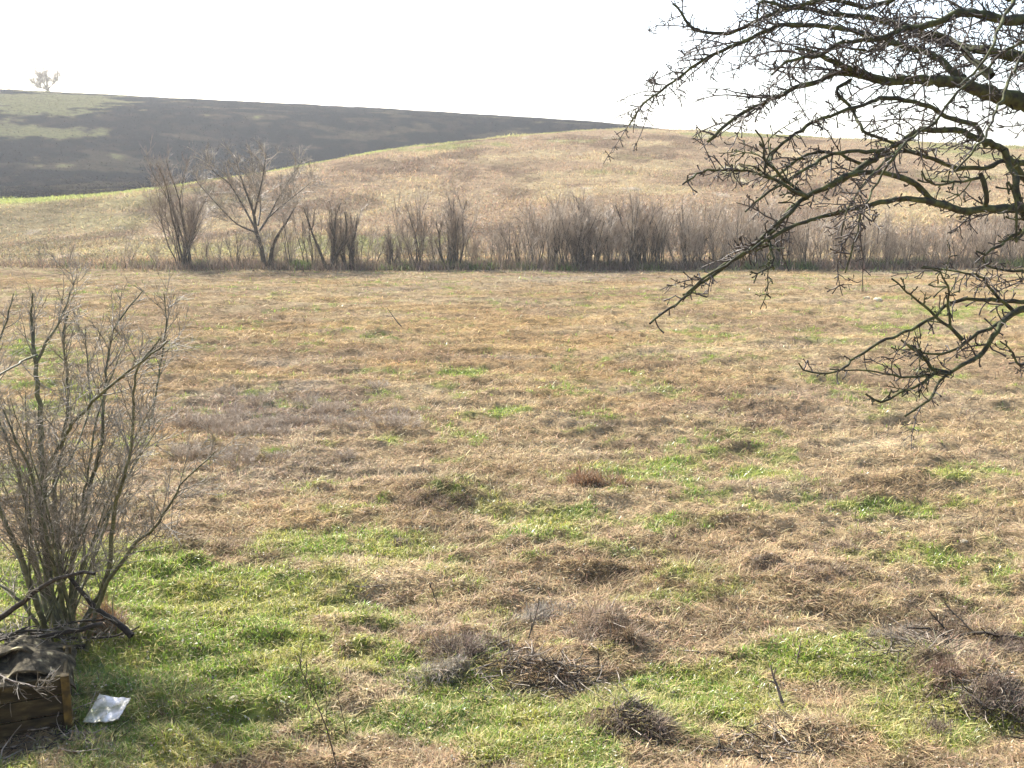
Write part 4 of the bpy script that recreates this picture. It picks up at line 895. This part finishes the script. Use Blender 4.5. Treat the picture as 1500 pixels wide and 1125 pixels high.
tussock(1370, 985, .90, .16, 3600, (.20, .135, .10), 'wide reddish-brown brush heap below the dark fallen branch')
tussock(1462, 1022, .80, .20, 3600, DK, 'dark brown brush mound at the right edge, lowest of the large ones')
tussock(1480, 950, .60, .17, 2400, DK, 'dark tangled tussock under the thick end of the fallen branch')
tussock(1300, 935, .80, .13, 2400, GY, 'grey brush patch around the pale crossed sticks')
tussock(1372, 1072, .30, .15, 800, DK, 'small dark tuft on pale straw near the bottom right')
tussock(1190, 840, .95, .13, 2600, BR, 'long low brown grass hummock right of centre')
tussock(1230, 800, .90, .13, 2200, BR, 'long low brown hummock directly above another like it, right of centre')
tussock(640, 735, 1.2, .18, 2600, BR, 'long low brown grass hummock left of the reddish weed clump')
tussock(330, 905, .18, .08, 300, DK, 'tiny dark tuft in the bright green grass')
tussock(575, 975, .22, .10, 500, DK, 'small dark clod-like tuft in pale straw left of the bottom brush clump')
tussock(1110, 1100, .9, .10, 2600, BR, 'flat brown leaf and stalk litter heap at the bottom edge')
tussock(120, 1085, .8, .10, 1800, (.15, .12, .10), 'dark litter heap in the shade under the white panel')

def brush_heap(px, py, wd, n, label):
    c = ground_at(px, py); e = empty('brush_heap', tuple(c)); tag(e, label, 'brush heap')
    D, Pa = Tubes(), Tubes(); g = rng
    for i in range(n):
        x, y = g.normal(0, wd * .3), g.normal(0, wd * .2); z = gz(c[0] + x, c[1] + y) - c[2] + g.uniform(.0, .10) * math.exp(-(x * x + y * y) / wd / wd * 4)
        a = g.uniform(0, 6.28); t = g.normal(0, .22); P = path((x, y, z), (math.cos(a) * math.cos(t), math.sin(a) * math.cos(t), math.sin(t)), g.uniform(.05, .30), 4, .16, 0)
        r0 = g.uniform(.002, .0075); (D if i % 3 else Pa).add(P, np.linspace(r0, r0 * .5, 5), 4)
    D.build('dark_sticks', M['dark_wood'], e); Pa.build('pale_sticks', M['stick2'], e)
M['stick2'] = mat_noise('bleached_stick', (.16, .13, .10), (.34, .29, .23), 20, .6, .4, (.5, .45, .38), .4, .004)
brush_heap(775, 985, 1.0, 320, 'heap of dead sticks and stalks at the bottom centre, between the two brush tufts')
brush_heap(850, 1002, .7, 150, 'smaller heap of pale and dark sticks right of the big heap at bottom centre')
brush_heap(1335, 955, 1.0, 260, 'scattered grey and brown sticks left of the long dark fallen branch')
brush_heap(1455, 1020, .8, 240, 'dark heap of dead sticks at the right edge below the fallen branch')
brush_heap(930, 1060, .55, 150, 'small heap of dead sticks in green grass near the bottom')
brush_heap(1120, 1110, .9, 160, 'thin litter of sticks at the bottom edge right of centre')
brush_heap(70, 1090, .9, 160, 'litter of dark sticks in the shade in front of the ochre box')
brush_heap(885, 925, .6, 70, 'few loose sticks on the round shaggy brown tussock')

def stone(px, py, s, label, group=None, mat='stone'):
    c = ground_at(px, py); import bmesh
    bm = bmesh.new(); bmesh.ops.create_icosphere(bm, subdivisions=3, radius=s)
    for v in bm.verts:
        k = 1 + .5 * (float(vnoise(np.array(v.co.x / s * 1.3 + px), np.array(v.co.y / s * 1.3 + v.co.z / s), px)) - .5); v.co *= k; v.co.z *= .62
    me = bpy.data.meshes.new('stone'); bm.to_mesh(me); bm.free(); me.materials.append(M[mat]); o = bpy.data.objects.new('stone', me); C.objects.link(o)
    o.location = (c[0], c[1], c[2] + s * .25); o.rotation_euler = (0, 0, px); tag(o, label, 'stone', group)
stone(1412, 795, .045, 'pale round stone in the straw grass near the right edge')
stone(1270, 438, .12, 'smaller pale stone of the pair in the upper field, left one', 'pale stones in the upper field')
stone(1286, 441, .16, 'larger pale stone of the pair in the upper field, right one', 'pale stones in the upper field')
stone(342, 1025, .035, 'small white stone in the green grass right of the white panel')

# ------------------------------------------------------------------ air
def haze():
    V, Fc = [], []; box(V, Fc, -1400, 1400, -1400, 1400, -4, 60); me = bpy.data.meshes.new('haze'); me.from_pydata(V, [], Fc); me.update()
    m, nt, out = new_mat('pale_air'); p = N(nt, 'ShaderNodeVolumePrincipled'); p.inputs['Color'].default_value = (.92, .95, 1, 1); p.inputs['Density'].default_value = HAZE; p.inputs['Anisotropy'].default_value = .3
    nt.links.new(p.outputs[0], out.inputs['Volume']); me.materials.append(m)
    o = bpy.data.objects.new('haze', me); C.objects.link(o); tag(o, 'thin pale haze in the air over the fields', 'haze', kind='stuff')
HAZE = 0.0004
if HAZE: haze()
